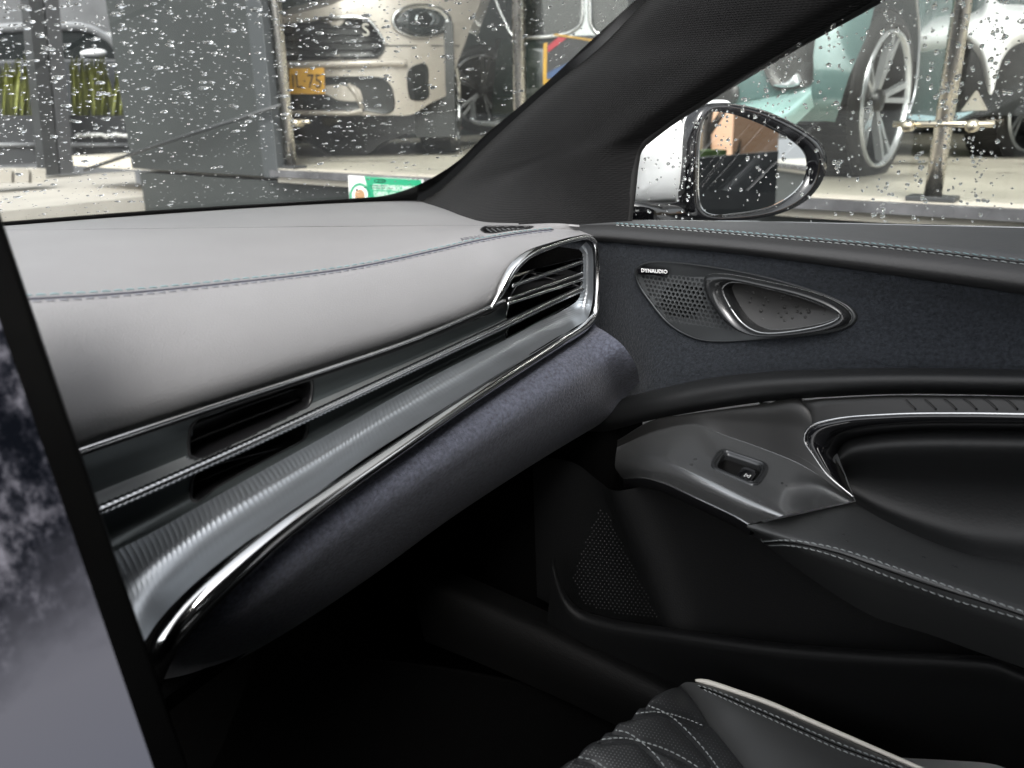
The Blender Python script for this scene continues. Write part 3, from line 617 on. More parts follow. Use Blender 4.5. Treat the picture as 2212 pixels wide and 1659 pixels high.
# chrome lined pull cup
inn = [(1846, 1076), (1826, 1034), (1816, 1002), (1813, 974), (1831, 953), (1886, 940), (1993, 931), (2100, 930), (2212, 931), (2560, 938)]
out = [(1845, 1074), (1790, 1027), (1758, 983), (1738, 950), (1748, 924), (1800, 906), (1929, 895), (2078, 893), (2212, 895), (2560, 903)]
surf('pull_surround', [pts(DX, [(a[0] + (b[0] - a[0]) * s_, a[1] + (b[1] - a[1]) * s_, x) for a, b in zip(out, inn)]) for s_, x in ((0, .654), (.15, .648), (.5, .652), (.85, .668), (1.05, .688))], 160, 14, PIANO, door)
tube('chrome_line', even(spline([DX(a, b, .6515) for a, b in out], 200), 200), .0011, CHROME, door, 8)
padt = [(1808, 978), (1827, 955), (1886, 939), (1993, 930), (2100, 929), (2212, 930), (2560, 937)]
padb = [(1850, 1088), (1915, 1127), (2010, 1170), (2100, 1201), (2160, 1212), (2212, 1219), (2560, 1252)]
surf('door_pad', [pts(DX, [(a[0] + (b[0] - a[0]) * s_, a[1] + (b[1] - a[1]) * s_, x) for a, b in zip(padt, padb)]) for s_, x in ((-.02, .690), (.02, .676), (.12, .668), (.45, .690), (.8, .685), (1.0, .662))], 90, 30, BLACK_LEATHER, door)
# armrest
AR0 = [(1846, 1084), (1915, 1126), (2010, 1169), (2100, 1200), (2160, 1211), (2212, 1218), (2560, 1251)]
AR3 = [(1612, 1137), (1728, 1171), (1865, 1210), (1995, 1252), (2085, 1285), (2212, 1330), (2560, 1460)]
ar = []
for s_, x, dv in ((-.02, .668, 0), (.06, .650, 0), (.3, .610, 0), (.62, .575, 0), (.85, .558, 0), (1.0, .552, 0), (1.0, .5535, 22), (1.0, .572, 58), (1.0, .62, 120)):
    ar.append([DX(a[0] + (b[0] - a[0]) * s_ + dv * .15, a[1] + (b[1] - a[1]) * s_ + dv * (.18, .62, 1, 1, 1, 1, 1)[i], x + (.004 if i == 0 else 0)) for i, (a, b) in enumerate(zip(AR0, AR3))])
arm = surf('armrest', ar, 120, 60, mat('black_leather_arm', (.040, .0415, .042), .43, bump=(450, .2, .001), spec=.45), door)
s1 = [(1641, 1169), (1690, 1166), (1724, 1169), (1801, 1184), (1865, 1203), (1929, 1225), (2083, 1279), (2212, 1323), (2400, 1390)]
s2 = [(1662, 1177), (1700, 1177), (1749, 1185), (1820, 1206), (1903, 1238), (2058, 1294), (2212, 1338), (2400, 1405)]
for l, nm in ((s1, 'upper_stitching'), (s2, 'lower_stitching')):
    P_, N_ = seamline(arm, l, 80, .0003); stitches(nm, P_, N_, THREAD2, door, .0040, .0011, .00040, .0003)
P_, N_ = seamline(arm, [(a[0] * .5 + b[0] * .5, a[1] * .5 + b[1] * .5) for a, b in zip(s1, s2 + [(2420, 1412)])], 80, -.0002); tube('seam', P_, .0008, VOID, door, 6)
# lower door panel, perforated bass cover and map pocket
lp_t = [(1150, 985, .70), (1240, 1000, .69), (1295, 1040, .672), (1330, 1060, .650), (1420, 1050, .655), (1600, 1110, .66), (1900, 1220, .665), (2212, 1320, .668), (2560, 1420, .668)]
lp_b = [(1160, 1290, .70), (1240, 1330, .680), (1380, 1365, .662), (1450, 1370, .640), (1530, 1385, .650), (1720, 1410, .655), (1960, 1430, .66), (2212, 1480, .66), (2560, 1540, .66)]
low = surf('lower_panel', [pts(DX, [(a[0] + (b[0] - a[0]) * s_, a[1] + (b[1] - a[1]) * s_, a[2] + (b[2] - a[2]) * s_) for a, b in zip(lp_t, lp_b)]) for s_ in (0, .33, .66, 1)], 120, 20, BLACKSOFT, door)
poly = [(1296, 1098), (1312, 1108), (1353, 1191), (1424, 1338), (1340, 1326), (1265, 1308), (1236, 1254), (1252, 1204)]
V, F = [], []
for j in range(40):
    for i in range(40):
        u0 = 1225 + i * 9.0 + (4.5 if j % 2 else 0); v0 = 1095 + j * 6.6 + (u0 - 1225) * .10
        if not inside(u0, v0, poly): continue
        c, n = hit(low, u0, v0, .0); x = np.cross(n, (0, 0, 1.0)); x /= np.linalg.norm(x); y = np.cross(n, x); o = len(V)
        for r_, h2 in ((.00085, -.0001), (.0006, .0005)):
            for k in range(6): V.append(c + r_ * (cos(k * pi / 3) * x + sin(k * pi / 3) * y) + n * h2)
        F += gridfaces(2, 6, cu=True, off=o) + [tuple(o + 6 + k for k in range(6))]
obj('speaker_perforation', V, F, mat('perforation_rim', (.018, .0185, .019), .5), door)['kind'] = 'stuff'
mp_ = [(1196, 1200), (1206, 1240), (1222, 1282), (1248, 1312), (1312, 1335), (1467, 1359), (1672, 1387), (1878, 1403), (2060, 1413), (2150, 1422), (2212, 1446), (2560, 1560)]
surf('map_pocket', [pts(DX, [(u + (dv * -.10 if u < 1300 else 0), v + dv, x) for u, v in mp_]) for dv, x in ((6, .650), (0, .634), (1, .622), (7, .612), (18, .607), (70, .612), (150, .625), (230, .66))], 140, 30, BLACKSOFT, door)

# speaker bezel, grille and release handle
spo = outline(SPK, 120)
sb = pocket('speaker_bezel', suede, spo, [(1.012, -.0004), (1.008, .0022), (.992, .0034), (.975, .0026)], mat('speaker_satin', (.040, .043, .045), .32, .6), door, cap=False)
HO = outline([(1525.5, 596), (1546, 591), (1585, 593.5), (1663.5, 609), (1742, 627), (1807, 651), (1835, 672), (1840.6, 685), (1833, 698), (1807, 708), (1742, 718.5), (1663.5, 724), (1624, 721), (1585, 705), (1546, 664), (1525.5, 622)], 120)
HI = outline([(1570, 622), (1583, 610), (1601, 609), (1663.5, 622), (1742, 643), (1794, 664), (1817, 677), (1814.6, 685), (1781, 700), (1716, 713), (1663.5, 717), (1640, 713), (1611, 695), (1580, 651)], 120)
HO, HI = polar(HO, 160, (1672, 664)), polar(HI, 160, (1672, 664)); PO, nO = onplane(suede, HO); PI, nI = onplane(suede, HI); cI = PI.mean(0)
hd = loops('release_handle', [PO + nO * .001, PO * .93 + PI * .07 + nO * .007, PO * .7 + PI * .3 + nO * .013, PO * .4 + PI * .6 + nO * .013, PO * .12 + PI * .88 + nO * .008, PI + nO * .003, cI + (PI - cI) * .97 - nO * .012, cI + (PI - cI) * .94 - nO * .022], mat('handle_satin', (.020, .021, .022), .24, .3, coat=.2), door, cap=False)
tube('handle_edge', np.vstack([PO * .06 + PI * .94 + nO * .006, (PO * .06 + PI * .94 + nO * .006)[:1]]), .0009, BEZELM, hd, 6)
cupm = mat('cup_grey', (.020, .0195, .019), .42)
cp = loops('handle_cup', [cI + (PI - cI) * .97 - nO * .010, cI + (PI - cI) * .6 - nO * .012, cI + (PI - cI) * .2 - nO * .0125], cupm, hd)
V, F = [], []
for k in range(46):
    while True:
        u0, v0 = rnd.uniform(1590, 1800), rnd.uniform(615, 710)
        if inside(u0, v0, scaled(HI, .86)): break
    c, n = hit(suede, u0, v0, -.0118); x = np.cross(n, (0, 0, 1.0)); x /= np.linalg.norm(x); y = np.cross(n, x); o = len(V); r_ = rnd.uniform(.0012, .0019)
    for q, h2 in ((1, 0), (.8, .0006), (.4, .0009)):
        for j in range(8): V.append(c + r_ * q * (cos(j * pi / 4) * x + sin(j * pi / 4) * y) + n * h2)
    F += gridfaces(3, 8, cu=True, off=o) + [tuple(o + 16 + j for j in range(8))]
obj('cup_pimples', V, F, cupm, hd)['kind'] = 'stuff'
SPp = polar(spo, 160, (1672, 664)); P1_, _ = onplane(suede, SPp); fb = [P1_ * (1 - t) + PO * t + nO * .0004 for t in np.linspace(0.01, 1.0, 26)]
FV = np.vstack(fb); FF = []
for f in gridfaces(26, 160, cu=True):
    u_, v_ = proj(FV[list(f)].mean(0))
    if ((u_ - 1478) / 55) ** 2 + ((v_ - 648) / 42) ** 2 > .9: FF.append(f)
obj('bezel_face', FV, FF, MATS['speaker_satin'], door)
# honeycomb grille: hexagon cells with a round hole each
spi = scaled(spo, .982)
gc, gn = onplane(suede, spi); gcen = gc.mean(0); gx = np.cross((0, 0, 1.0), gn); gx /= np.linalg.norm(gx)
if gx @ _r < 0: gx = -gx
gy = np.cross(gn, gx); gy = gy if gy[2] > 0 else -gy
V, F, V2, F2 = [], [], [], []
pit = .0047
for j in range(-22, 23):
    for i in range(-40, 30):
        c = gcen + gx * (i + (.5 if j % 2 else 0)) * pit + gy * j * pit * .866
        u0, v0 = proj(c)
        if not inside(u0, v0, spi): continue
        if inside(u0, v0, scaled(HO, .93)) or (u0 > 1528 and v0 < 622) or u0 > 1640: continue
        top = v0 < 566 + (u0 - 1374) * .17 + 12 and u0 > 1445 or (u0 < 1452 and v0 < 593 and u0 > 1378)
        rim = not inside(u0, v0, scaled(spo, .945)) and u0 < 1530
        solid = top or rim
        fx, fy = (u0 - 1478) / 55, (v0 - 648) / 42
        bulge = .0022 * math.exp(-(fx * fx + fy * fy)) + .0012
        o = len(V); rh = pit / math.sqrt(3) * 1.002; ro = 0 if solid else pit * .37
        for k in range(12):
            a = pi / 6 + k * pi / 6; rr_ = rh if k % 2 == 0 else rh * cos(pi / 6); V.append(c + rr_ * (cos(a) * gx + sin(a) * gy) + gn * bulge)
        if solid: F.append(tuple(range(o, o + 12)))
        else:
            for rq, hq in ((1.05, 0), (.98, -.0006), (.95, -.0035)):
                for k in range(12): a = pi / 6 + k * pi / 6; V.append(c + ro * rq * (cos(a) * gx + sin(a) * gy) + gn * (bulge + hq))
            F += gridfaces(4, 12, cu=True, off=o)
            deep = fx * fx + fy * fy < .8
            if not deep:
                o2 = len(V2)
                for k in range(12): a = pi / 6 + k * pi / 6; V2.append(c + ro * 1.0 * (cos(a) * gx + sin(a) * gy) + gn * (bulge - .0010))
                F2.append(tuple(range(o2, o2 + 12)))
gm = mat('grille_satin', (.085, .09, .093), .28, .6)
gr = obj('speaker_grille', V, F, gm, door, smooth=False); fixn(gr)
gr2 = obj('hole_floor', V2, F2, mat('hole_floor_dark', (.022, .023, .024), .4, .4), gr, smooth=False)
sc3, sn3 = onplane(suede, outline([(1478 + 62 * cos(a), 648 + 50 * sin(a)) for a in np.linspace(0, 2 * pi, 17)[:-1]], 40)); scc = sc3.mean(0)
loops('speaker_cone', [sc3 - sn3 * .004, scc + (sc3 - scc) * .9 - sn3 * .010, scc + (sc3 - scc) * .3 - sn3 * .013], VOID, gr)
PB, bn = onplane(suede, outline([(1382, 577.5), (1410, 577.5), (1443, 581.5), (1443, 593), (1412, 591), (1382, 588.5)], 30)); PBc = PB.mean(0)
bg_ = loops('badge', [PB + bn * .001, PB + bn * .0042, PBc + (PB - PBc) * .9 + bn * .0046], PIANO, gr)
a = DN(1385, 587.5, PBc + bn * .0056, bn); b = DN(1441, 591, PBc + bn * .0056, bn); c = DN(1385, 577, PBc + bn * .0056, bn)
text('lettering', 'DYNAUDIO', .0052, mat('badge_white', (.85, .85, .85), .4), bg_, a, b - a, c - a, .0002, width=float(np.linalg.norm(b - a)))

# side window and outer waist strip
sgp, sgn = np.array((.765, .2, Z0 - .1)), np.array((-1, 0, -.22)); sgn = sgn / np.linalg.norm(sgn)
def SG(u, v, off=0.0): return DN(u, v, sgp + sgn * off, sgn)
obj('window_pane', [SG(1330, 500), SG(2700, 520), SG(2700, -200), SG(2250, -220), SG(1890, -10), SG(1378, 310)], [tuple(range(6))], CARGLASS, door, False)
tube('waist_strip', [DX(u, v, .80) for u, v in ((1340, 480), (1700, 484), (2212, 496), (2700, 508))], .0028, CHROME, door, 8)
dk = box('outer_skin', (.93, -.28, Z0 - .58), (.03, 1.55, .85), WHITEP, door, bev=.012)
hb = box('outer_handle', (.965, -.72, Z0 - .28), (.03, .2, .03), WHITEP, door, bev=.01)

# ------------------------------------------------------------------ sill, seat, mat
sill = surf('door_sill', [pts(DX, [(u + dv * .25, v + dv, x) for u, v in ((880, 1235), (980, 1275), (1080, 1318), (1181, 1363), (1300, 1420), (1437, 1485), (1560, 1550), (1800, 1660))]) for dv, x in ((-48, .66), (-14, .612), (6, .598), (40, .590), (90, .588), (150, .60))], 60, 16, mat('sill_black', (.0016, .0016, .0016), .66, bump=(700, .4, .0008), spec=.16))
tag(sill.o, 'rounded black plastic sill between door and seat', 'door sill')
mat_pts = [(560, 1405), (800, 1425), (1000, 1452), (1109, 1474), (1152, 1485), (1211, 1502), (1269, 1532), (1328, 1567), (1420, 1640), (1480, 1700)]
fm = thing('floor_mat', 'black carpet mat with a bound edge in the footwell', 'floor mat', tuple(DZ(1000, 1600, -.62)))
me_ = even(spline(pts(DZ, [(u, v, -.62) for u, v in mat_pts]), 60), 60)
surf('carpet', np.stack([me_, me_ + np.array((-.12, -.1, 0)), me_ + np.array((-.5, -.35, 0))], 0), 0, 0, CARPET, fm)
tube('binding', me_, .003, CARPET, fm, 8, .7)
seat = thing('passenger_seat', 'black quilted leather seat cushion with cream piping', 'car seat', (.35, 0, Z0 - .8))
SE = [(1463, 1486), (1450, 1489), (1420, 1502), (1386, 1524), (1328, 1567), (1250, 1626), (1205, 1665), (1100, 1760)]
SB = [(1470, 1480), (1484, 1495), (1500, 1514), (1516, 1538), (1545, 1578), (1585, 1628), (1625, 1680), (1690, 1770)]
SY = [.226, .226, .227, .228, .230, .233, .235, .24]
QL = [[(1347, 1548), (1394, 1539), (1437, 1540), (1484, 1554), (1520, 1569)], [(1394, 1523), (1425, 1534), (1449, 1548), (1484, 1579), (1523, 1622), (1550, 1659), (1580, 1710)],
      [(1300, 1598), (1339, 1594), (1386, 1602), (1445, 1622), (1503, 1655), (1560, 1700)], [(1324, 1577), (1355, 1583), (1386, 1604), (1418, 1634), (1437, 1659), (1470, 1710)], [(1250, 1636), (1277, 1641), (1304, 1657), (1350, 1700)]]
QS = np.vstack([spline(q, 60) for q in QL])
def quilt(g, N):
    fl = g.reshape(-1, 3); D = np.zeros(len(fl))
    for i, p in enumerate(fl):
        u, v = proj(p); d = np.min(np.hypot(QS[:, 0] - u, (QS[:, 1] - v) * 1.3)); D[i] = -.0042 * math.exp(-(d / 12.0) ** 1.2)
    return D.reshape(g.shape[:2])
def crow(s_, bul, dz=0, dy=0):
    r = []
    for i, (e, b, y) in enumerate(zip(SE, SB, SY)):
        pe = DY(e[0], e[1], y); pb = DZ(b[0], b[1], -.474 - .010 * max(0, 1 - i * .4)); p = pe * (1 - s_) + pb * s_ + np.array((0, 0, bul * min(1, i * .3))); r.append(p + np.array((0, dy, dz)))
    return r
cush = surf('seat_centre', [crow(0, 0, -.10, .005), crow(0, 0, -.05, .006), crow(0, 0, -.012, .004), crow(0, 0), crow(.15, .006), crow(.4, .008), crow(.75, .004), crow(1, -.001), crow(1.06, -.008)], 150, 130, SEAT_LEATHER, seat, disp=quilt)
for q in QL:
    P_, N_ = seamline(cush, q, 50, .0002); stitches('quilt_stitching', P_, N_, THREAD2, seat, .0034, .0012, .00045)
V, F = [], []
for j in range(-2, 45):
    for i in range(60):
        u0 = 1180 + i * 8.2 + (4.1 if j % 2 else 0); v0 = 1478 + j * 6.0 + (u0 - 1400) * .22
        if not inside(u0, v0, [(1460, 1487), (1450, 1489), (1388, 1530), (1330, 1573), (1252, 1632), (1180, 1690), (1630, 1690), (1606, 1660), (1558, 1600), (1523, 1555), (1492, 1511)]): continue
        if np.min(np.hypot(QS[:, 0] - u0, QS[:, 1] - v0)) < 9: continue
        c, n = hit(cush, u0, v0, .0001); x = np.cross(n, (0, 0, 1.0)); x /= np.linalg.norm(x); y = np.cross(n, x); o = len(V)
        for k in range(6): V.append(c + .00046 * (cos(k * pi / 3) * x + sin(k * pi / 3) * y) + n * .0002)
        F.append(tuple(range(o, o + 6)))
obj('perforation', V, F, mat('perforation_grey', (.20, .205, .205), .6), seat)['kind'] = 'stuff'
PPx = [(1503, 1476.5), (1515, 1477.5), (1543, 1485), (1600, 1504), (1660, 1525), (1740, 1559), (1816, 1592), (1972, 1660), (2150, 1735)]
SBb = [(1470, 1480), (1478, 1488), (1490, 1502), (1506, 1526), (1530, 1560), (1565, 1602), (1600, 1648), (1660, 1728), (1720, 1800)]
bo = []
for s_, bul in ((-.04, -.012), (.0, -.002), (.12, .005), (.4, .010), (.75, .006), (.93, .003), (1, 0)):
    r = []
    for k, (a, b) in enumerate(zip(SBb, PPx)):
        pa = DZ(a[0], a[1], -.474); pb = DZ(b[0], b[1], -.468); r.append(pa * (1 - s_) + pb * s_ + np.array((0, 0, bul * min(1, .25 + k * .2))))
    bo.append(r)
last = bo[-1]; bo.append([p + np.array((.012, .004, -.018)) for p in last]); bo.append([p + np.array((.016, .006, -.12)) for p in last])
bol = surf('seat_bolster', bo, 90, 50, mat('seat_leather_smooth', (.036, .037, .037), .42, bump=(480, .12, .0008), spec=.45), seat)
pp = spline([p + np.array((.001, .001, .002)) for p in last], 120); tube('piping', pp, np.interp(np.arange(120), [0, 12, 60, 119], [.0010, .0027, .0021, .0015]), PIPING, seat, 10)
for l, nm in (([(1507, 1481), (1543, 1492), (1600, 1515), (1660, 1541), (1740, 1575), (1816, 1608), (1957, 1661), (2080, 1712)], 'bolster_stitching'), ([(1520, 1490), (1543, 1500), (1600, 1526), (1660, 1552), (1740, 1588), (1816, 1621), (1930, 1661), (2050, 1712)], 'bolster_stitching')):
    P_, N_ = seamline(bol, l, 80, .0002); stitches(nm, P_, N_, THREAD2, seat, .0036, .0011, .00040, .0003)
P_, N_ = seamline(bol, [(1513, 1485), (1543, 1496), (1600, 1520), (1660, 1546), (1740, 1581), (1816, 1614), (1945, 1661)], 80, -.0001); tube('seam', P_, .0009, VOID, seat, 6)
box('cushion_base', (.35, -.02, Z0 - .60), (.38, .40, .16), BLACKSOFT, seat, bev=.03)

# ------------------------------------------------------------------ door mirror
MN = np.array((-.47, -.882, .02)); MN /= np.linalg.norm(MN)
MC = DX(1625, 355, 1.03)
def MM(u, v, off=0.0): return DN(u, v, MC + MN * off, MN)
mir = thing('door_mirror', 'white door mirror with a gloss black rim outside the side window', 'door mirror', tuple(MM(1500, 470)))
MG = [(1522, 255.5), (1536, 243), (1566, 244), (1618, 258), (1676, 284), (1718, 309), (1740, 335), (1744, 361), (1737, 389), (1711, 419.5), (1665, 445), (1594, 459), (1536, 462), (1517, 450), (1509, 424), (1508, 366), (1512, 295)]
MO = [(1508, 236), (1530, 226), (1560, 222), (1600, 226), (1653, 239), (1723, 272), (1770, 307), (1784, 347), (1770, 396), (1735, 436), (1676, 464), (1606, 476), (1524, 475), (1488, 466), (1479, 430), (1479, 366), (1487, 284)]
mg, mo = outline(MG, 90), outline(MO, 90)
mg, mo = polar(outline(MG, 200), 120, (1612, 356)), polar(outline(MO, 200), 120, (1612, 356))
G3 = np.array([MM(*q) for q in mg]); O3 = np.array([MM(*q) for q in mo]); gcn = G3.mean(0); ocn = O3.mean(0)
loops('mirror_glass', [gcn + (G3 - gcn) * 1.01, gcn + (G3 - gcn) * .2], MIRROR, mir, smooth=False)
bzl = loops('rim', [gcn + (G3 - gcn) * 1.0 - MN * .001, gcn + (G3 - gcn) * 1.01 + MN * .003, G3 * .6 + O3 * .4 + MN * .008, G3 * .15 + O3 * .85 + MN * .007, O3 + MN * .001, ocn + (O3 - ocn) * 1.005 - MN * .012], PIANO, mir, cap=False)
loops('shell', [ocn + (O3 - ocn) * 1.0 - MN * .011, ocn + (O3 - ocn) * 1.02 - MN * .022, ocn + (O3 - ocn) * 1.0 - MN * .05, ocn + (O3 - ocn) * .88 - MN * .085, ocn + (O3 - ocn) * .6 - MN * .11, ocn + (O3 - ocn) * .2 - MN * .12], WHITEP, mir)
HW = outline([(1362, 436), (1372, 380), (1380, 318), (1430, 277), (1489, 238), (1519, 219), (1547, 215), (1580, 219), (1590, 290), (1560, 400), (1520, 437), (1440, 437)], 70)
H3 = np.array([MM(u, v, -.018) for u, v in HW]); hc = H3.mean(0)
loops('inboard_cover', [hc + (H3 - hc) * .9 - MN * .05, hc + (H3 - hc) * 1.0 - MN * .012, hc + (H3 - hc) * .99 - MN * .002, hc + (H3 - hc) * .9 + MN * .004, hc + (H3 - hc) * .6 + MN * .010, hc + (H3 - hc) * .2 + MN * .012], WHITEP, mir)
FT = outline([(1352, 438), (1420, 437), (1500, 437), (1530, 455), (1524, 478), (1440, 490), (1352, 490)], 40)
F3 = np.array([MM(u, v, -.012) for u, v in FT]); fc_ = F3.mean(0)
loops('foot', [fc_ + (F3 - fc_) * .95 - MN * .05, F3, fc_ + (F3 - fc_) * .9 + MN * .008, fc_ + (F3 - fc_) * .4 + MN * .012], PIANO, mir)
def MR(u, v, Y):
    """where the mirror shows a point of the plane y = Y at pixel (u, v)"""
    p = MM(u, v); d = ray(u, v); r = d - 2 * (d @ MN) * MN; return p + r * ((Y - p[1]) / r[1])

# ------------------------------------------------------------------ outside: ground, showroom
ASPH = mat('wet_asphalt', (.06, .062, .064), .35, bump=(60, .4, .01), var=(2, .25))
CREAM = mat('cream_terrazzo', (.56, .52, .44), .35, var=(3, .12, 6), rvar=(2, .12))
CONC = mat('pale_concrete', (.36, .34, .30), .7, var=(4, .12))
DGREY = mat('dark_grey_cladding', (.030, .034, .033), .5, var=(1.5, .12))
DGREY2 = mat('charcoal_steel', (.035, .037, .038), .4, var=(2, .2))
STEEL = mat('brushed_steel_pole', (.52, .50, .46), .28, 1.0, rvar=(30, .08))
GREYW = mat('grey_render_wall', (.16, .165, .17), .8, var=(2, .2))
ground = obj('ground', [(-150, -150, 0), (150, -150, 0), (150, 150, 0), (-150, 150, 0)], [(0, 1, 2, 3)], ASPH, None, False); tag(ground, kind='structure')
FX, ZF = 2.85, Z0 - .29; YPL = float(DX(290, 300, FX)[1]); YA = float(DX(630, 356, FX)[1]) + .05
sf = polyslab('showroom_floor', [(FX - .06, -7, ZF), (9.5, -7, ZF), (9.5, 6.2, ZF), (FX + .1, 6.2, ZF), (FX + .1, YA, ZF), (FX - .06, YA, ZF)], (0, 0, -.07), CREAM); tag(sf, kind='structure')
pl = box('plinth_wall', (FX + .45, (YPL - 7) / 2, (ZF - .07) / 2), (.9, YPL + 7, ZF - .075), DGREY); tag(pl, 'dark grey plinth under the showroom floor edge', 'plinth')
ed = box('wet_ledge', (FX - .085, (YA - 7) / 2, ZF - .019), (.05, YA + 7, .034), mat('wet_stone', (.09, .09, .094), .22, var=(5, .5, 5), rvar=(4, .12))); tag(ed, 'wet grey stone ledge along the showroom front', 'ledge')
bw_ = box('showroom_back_wall', (9.6, -1, 2.2), (.2, 14, 4.4), mat('showroom_wall', (.055, .065, .065), .5, var=(.7, .4))); tag(bw_, 'dark back wall of the showroom', 'wall')
rfo = box('sky_shade_roof', (6.3, -1, 4.5), (6.6, 14.4, .3), mat('sky_shade_roof_grey', (.20, .21, .21), .7)); tag(rfo, 'unseen grey roof slab added over the showroom to cut sky light', 'roof')  # out of view, put over the showroom to cut sky light
up_ = box('sky_shade_storey', (6.3, -1, 7.2), (6.4, 14.2, 5.1), GREYW); tag(up_, 'unseen grey upper storey added above the showroom to cut sky light', 'building')  # unseen block above the roof, added to dim light from the right
swl = box('showroom_side_wall', (6.95, 6.3, 2.5), (5.3, .2, 4.0), MATS['showroom_wall']); tag(swl, 'dark side wall of the showroom behind the beige car', 'wall')
def pole(u, v, lab):
    b = DX(u, v, FX); r = thing('steel_pole', lab, 'pole', (FX, b[1], ZF), 'showroom poles')
    tube('shaft', [(FX, b[1], ZF), (FX, b[1], 2), (FX, b[1], 3.9)], .026, STEEL, r, 20)
    box('foot_plate', (FX, b[1], ZF + .008), (.09, .14, .016), DGREY2, r, bev=.003)
    return b[1]
ya = pole(630, 356, 'steel pole between the dark cladding and the beige car')
yb = pole(1124, 400, 'steel pole rising behind the windscreen pillar')
yc = pole(2012, 441, 'steel pole in front of the teal car, seen through the side window')
yd = yc - (yb - yc); 
def clamp(y, z, L0, L1, knobs, lab):
    r = thing('glass_clamp', lab, 'clamp', (FX - .06, y, z)); m = mat('brass_steel', (.60, .54, .42), .3, 1.0)
    tube('bar', [(FX - .05, L0, z), (FX - .05, (L0 + L1) / 2, z), (FX - .05, L1, z)], .009, m, r, 12)
    for k in knobs:
        tube('knob', [(FX - .085, k, z - .005), (FX - .078, k, z - .005), (FX - .074, k, z - .005), (FX - .03, k, z - .005)], [.010, .017, .018, .018], m, r, 20)
z1 = DX(2030, 268, FX - .05)
clamp(z1[1], z1[2], DX(1930, 266, FX - .05)[1], DX(2148, 270, FX - .05)[1], [DX(1963, 270, FX - .05)[1], DX(2101, 274, FX - .05)[1]], 'brass-coloured glass clamp bar across the pole by the teal car')
z2 = DX(640, 263, FX - .05); clamp(z2[1], z2[2], z2[1] - .10, z2[1] + .02, [z2[1] - .02], 'small steel glass clamp on the pole by the beige car')
for (a, b, lab) in ((ya, yb, 'showroom window pane in front of the beige car'), (yb, yc, 'showroom window pane behind the windscreen pillar and door mirror'), (yc, yd, 'showroom window pane past the last pole')):
    o = box('shop_window', (FX + .045, (a + b) / 2, ZF + 1.5), (.012, abs(a - b) - .02, 3.0), SHOPGLASS); tag(o, lab, 'window pane', 'showroom window panes')
# mirror sees the rest of the front
# dark cladding to the left of the first pole
cw = thing('cladding_wall', 'tall dark grey cladding wall left of the beige car', 'wall', (FX, ya + 1, 0))
y_l = DX(246, 60, FX - .02)[1]
box('cladding_panel', (FX + .03, (ya + y_l) / 2 + .06, ZF + 1.6), (.10, y_l - ya - .02, 3.3), DGREY, cw, bev=.004)
box('cladding_frame', (FX - .04, ya + .10, ZF + 1.6), (.05, .12, 3.3), mat('frame_grey', (.048, .053, .055), .4), cw, bev=.004)
tube('diagonal_rod', [DX(183, 367, FX - .10), DX(390, 297, FX - .10), DX(606, 228, FX - .10)], .011, mat('rod_grey', (.025, .027, .028), .5), cw, 8)
# ------------------------------------------------------------------ beige car
PAINT = mat('beige_metallic_paint', (.36, .325, .285), .35, .2, coat=.6)
CARBLK = mat('car_black_trim', (.012, .013, .013), .35)
SHGL = mat('dark_car_glass', (.015, .018, .018), .05, spec=.7)
TYRE = mat('tyre_rubber', (.018, .018, .018), .6, bump=(60, .3, .004))
CFN = np.array((3.36, 4.18, ZF)); cl1 = np.array((.55, -.835, 0)); cb1 = np.array((.835, .55, 0))
def SV(u, v, off=0.0):
    k = 0.0; d = ray(u, v)
    for _ in range(5):
        p = EYE + d * (((CFN + cb1 * k - EYE) @ cb1) / (d @ cb1)); q = (p - CFN) @ cl1; z = p[2] - ZF
        k = .30 * min(1.6, abs(q / .92)) ** 4 + .22 * max(0, z - .85) + .06 * max(0, .35 - z)
    return p - cb1 * off
c1 = thing('beige_car', 'beige metallic compact car facing out, yellow number plate, behind showroom glass', 'car', tuple(CFN + cb1 * 1.5))
cols = [(520, 66, 545, 249), (611, 36, 620, 249), (705, 14, 705, 249), (741, 0, 745, 249), (850, -40, 842, 249), (950, -60, 890, 247), (1020, -70, 928, 224), (1068, -80, 962, 208)]
GRL = [(606, 58), (660, 48), (729, 41), (775, 41), (795, 46), (812, 64), (824, 82), (831, 98), (826, 115), (810, 125), (770, 128), (690, 130), (606, 132)]
INT = [(606, 168), (700, 166), (800, 166), (828, 170), (845, 189), (851, 215), (850, 236), (836, 246), (790, 240), (700, 238), (606, 236)]
VSL = [(881, 156), (888, 146), (904, 139), (918, 138), (925, 150), (926, 180), (926, 208), (918, 215), (900, 217), (887, 213), (882, 200)]
fs = surf('front', [[SV(a + (c - a) * s_, b + (d - b) * s_) for a, b, c, d in cols] for s_ in (0, .12, .25, .4, .52, .62, .75, .88, 1)], 110, 70, PAINT, c1)
topc = fs.g[0]; surf('bonnet', np.stack([topc, topc + cb1 * .35 + np.array((0, 0, .10)), topc + cb1 * .95 + np.array((0, 0, .16))], 0), 0, 0, PAINT, c1)
edge = fs.g[:, -1]; surf('wing', np.stack([edge, edge + cb1 * .12 + cl1 * .015, edge + cb1 * .32 + cl1 * .02], 0)[:, :38], 0, 0, PAINT, c1)
def sblob(name, l, prof, m, par, n=60):
    o = outline(l, n); return loops(name, [np.array([SV(*q, h) for q in scaled(o, s)]) for s, h in prof], m, par)
gb = sblob('grille', GRL, [(1.02, .0), (1.01, .012), (.97, .012), (.95, -.0), (.6, .002)], CARBLK, c1)
tube('grille_chrome', [SV(*q, .014) for q in spline([(690, 41), (729, 38), (775, 38), (797, 44), (814, 63), (826, 82), (832, 97)], 60)], .011, CHROME, gb, 8)
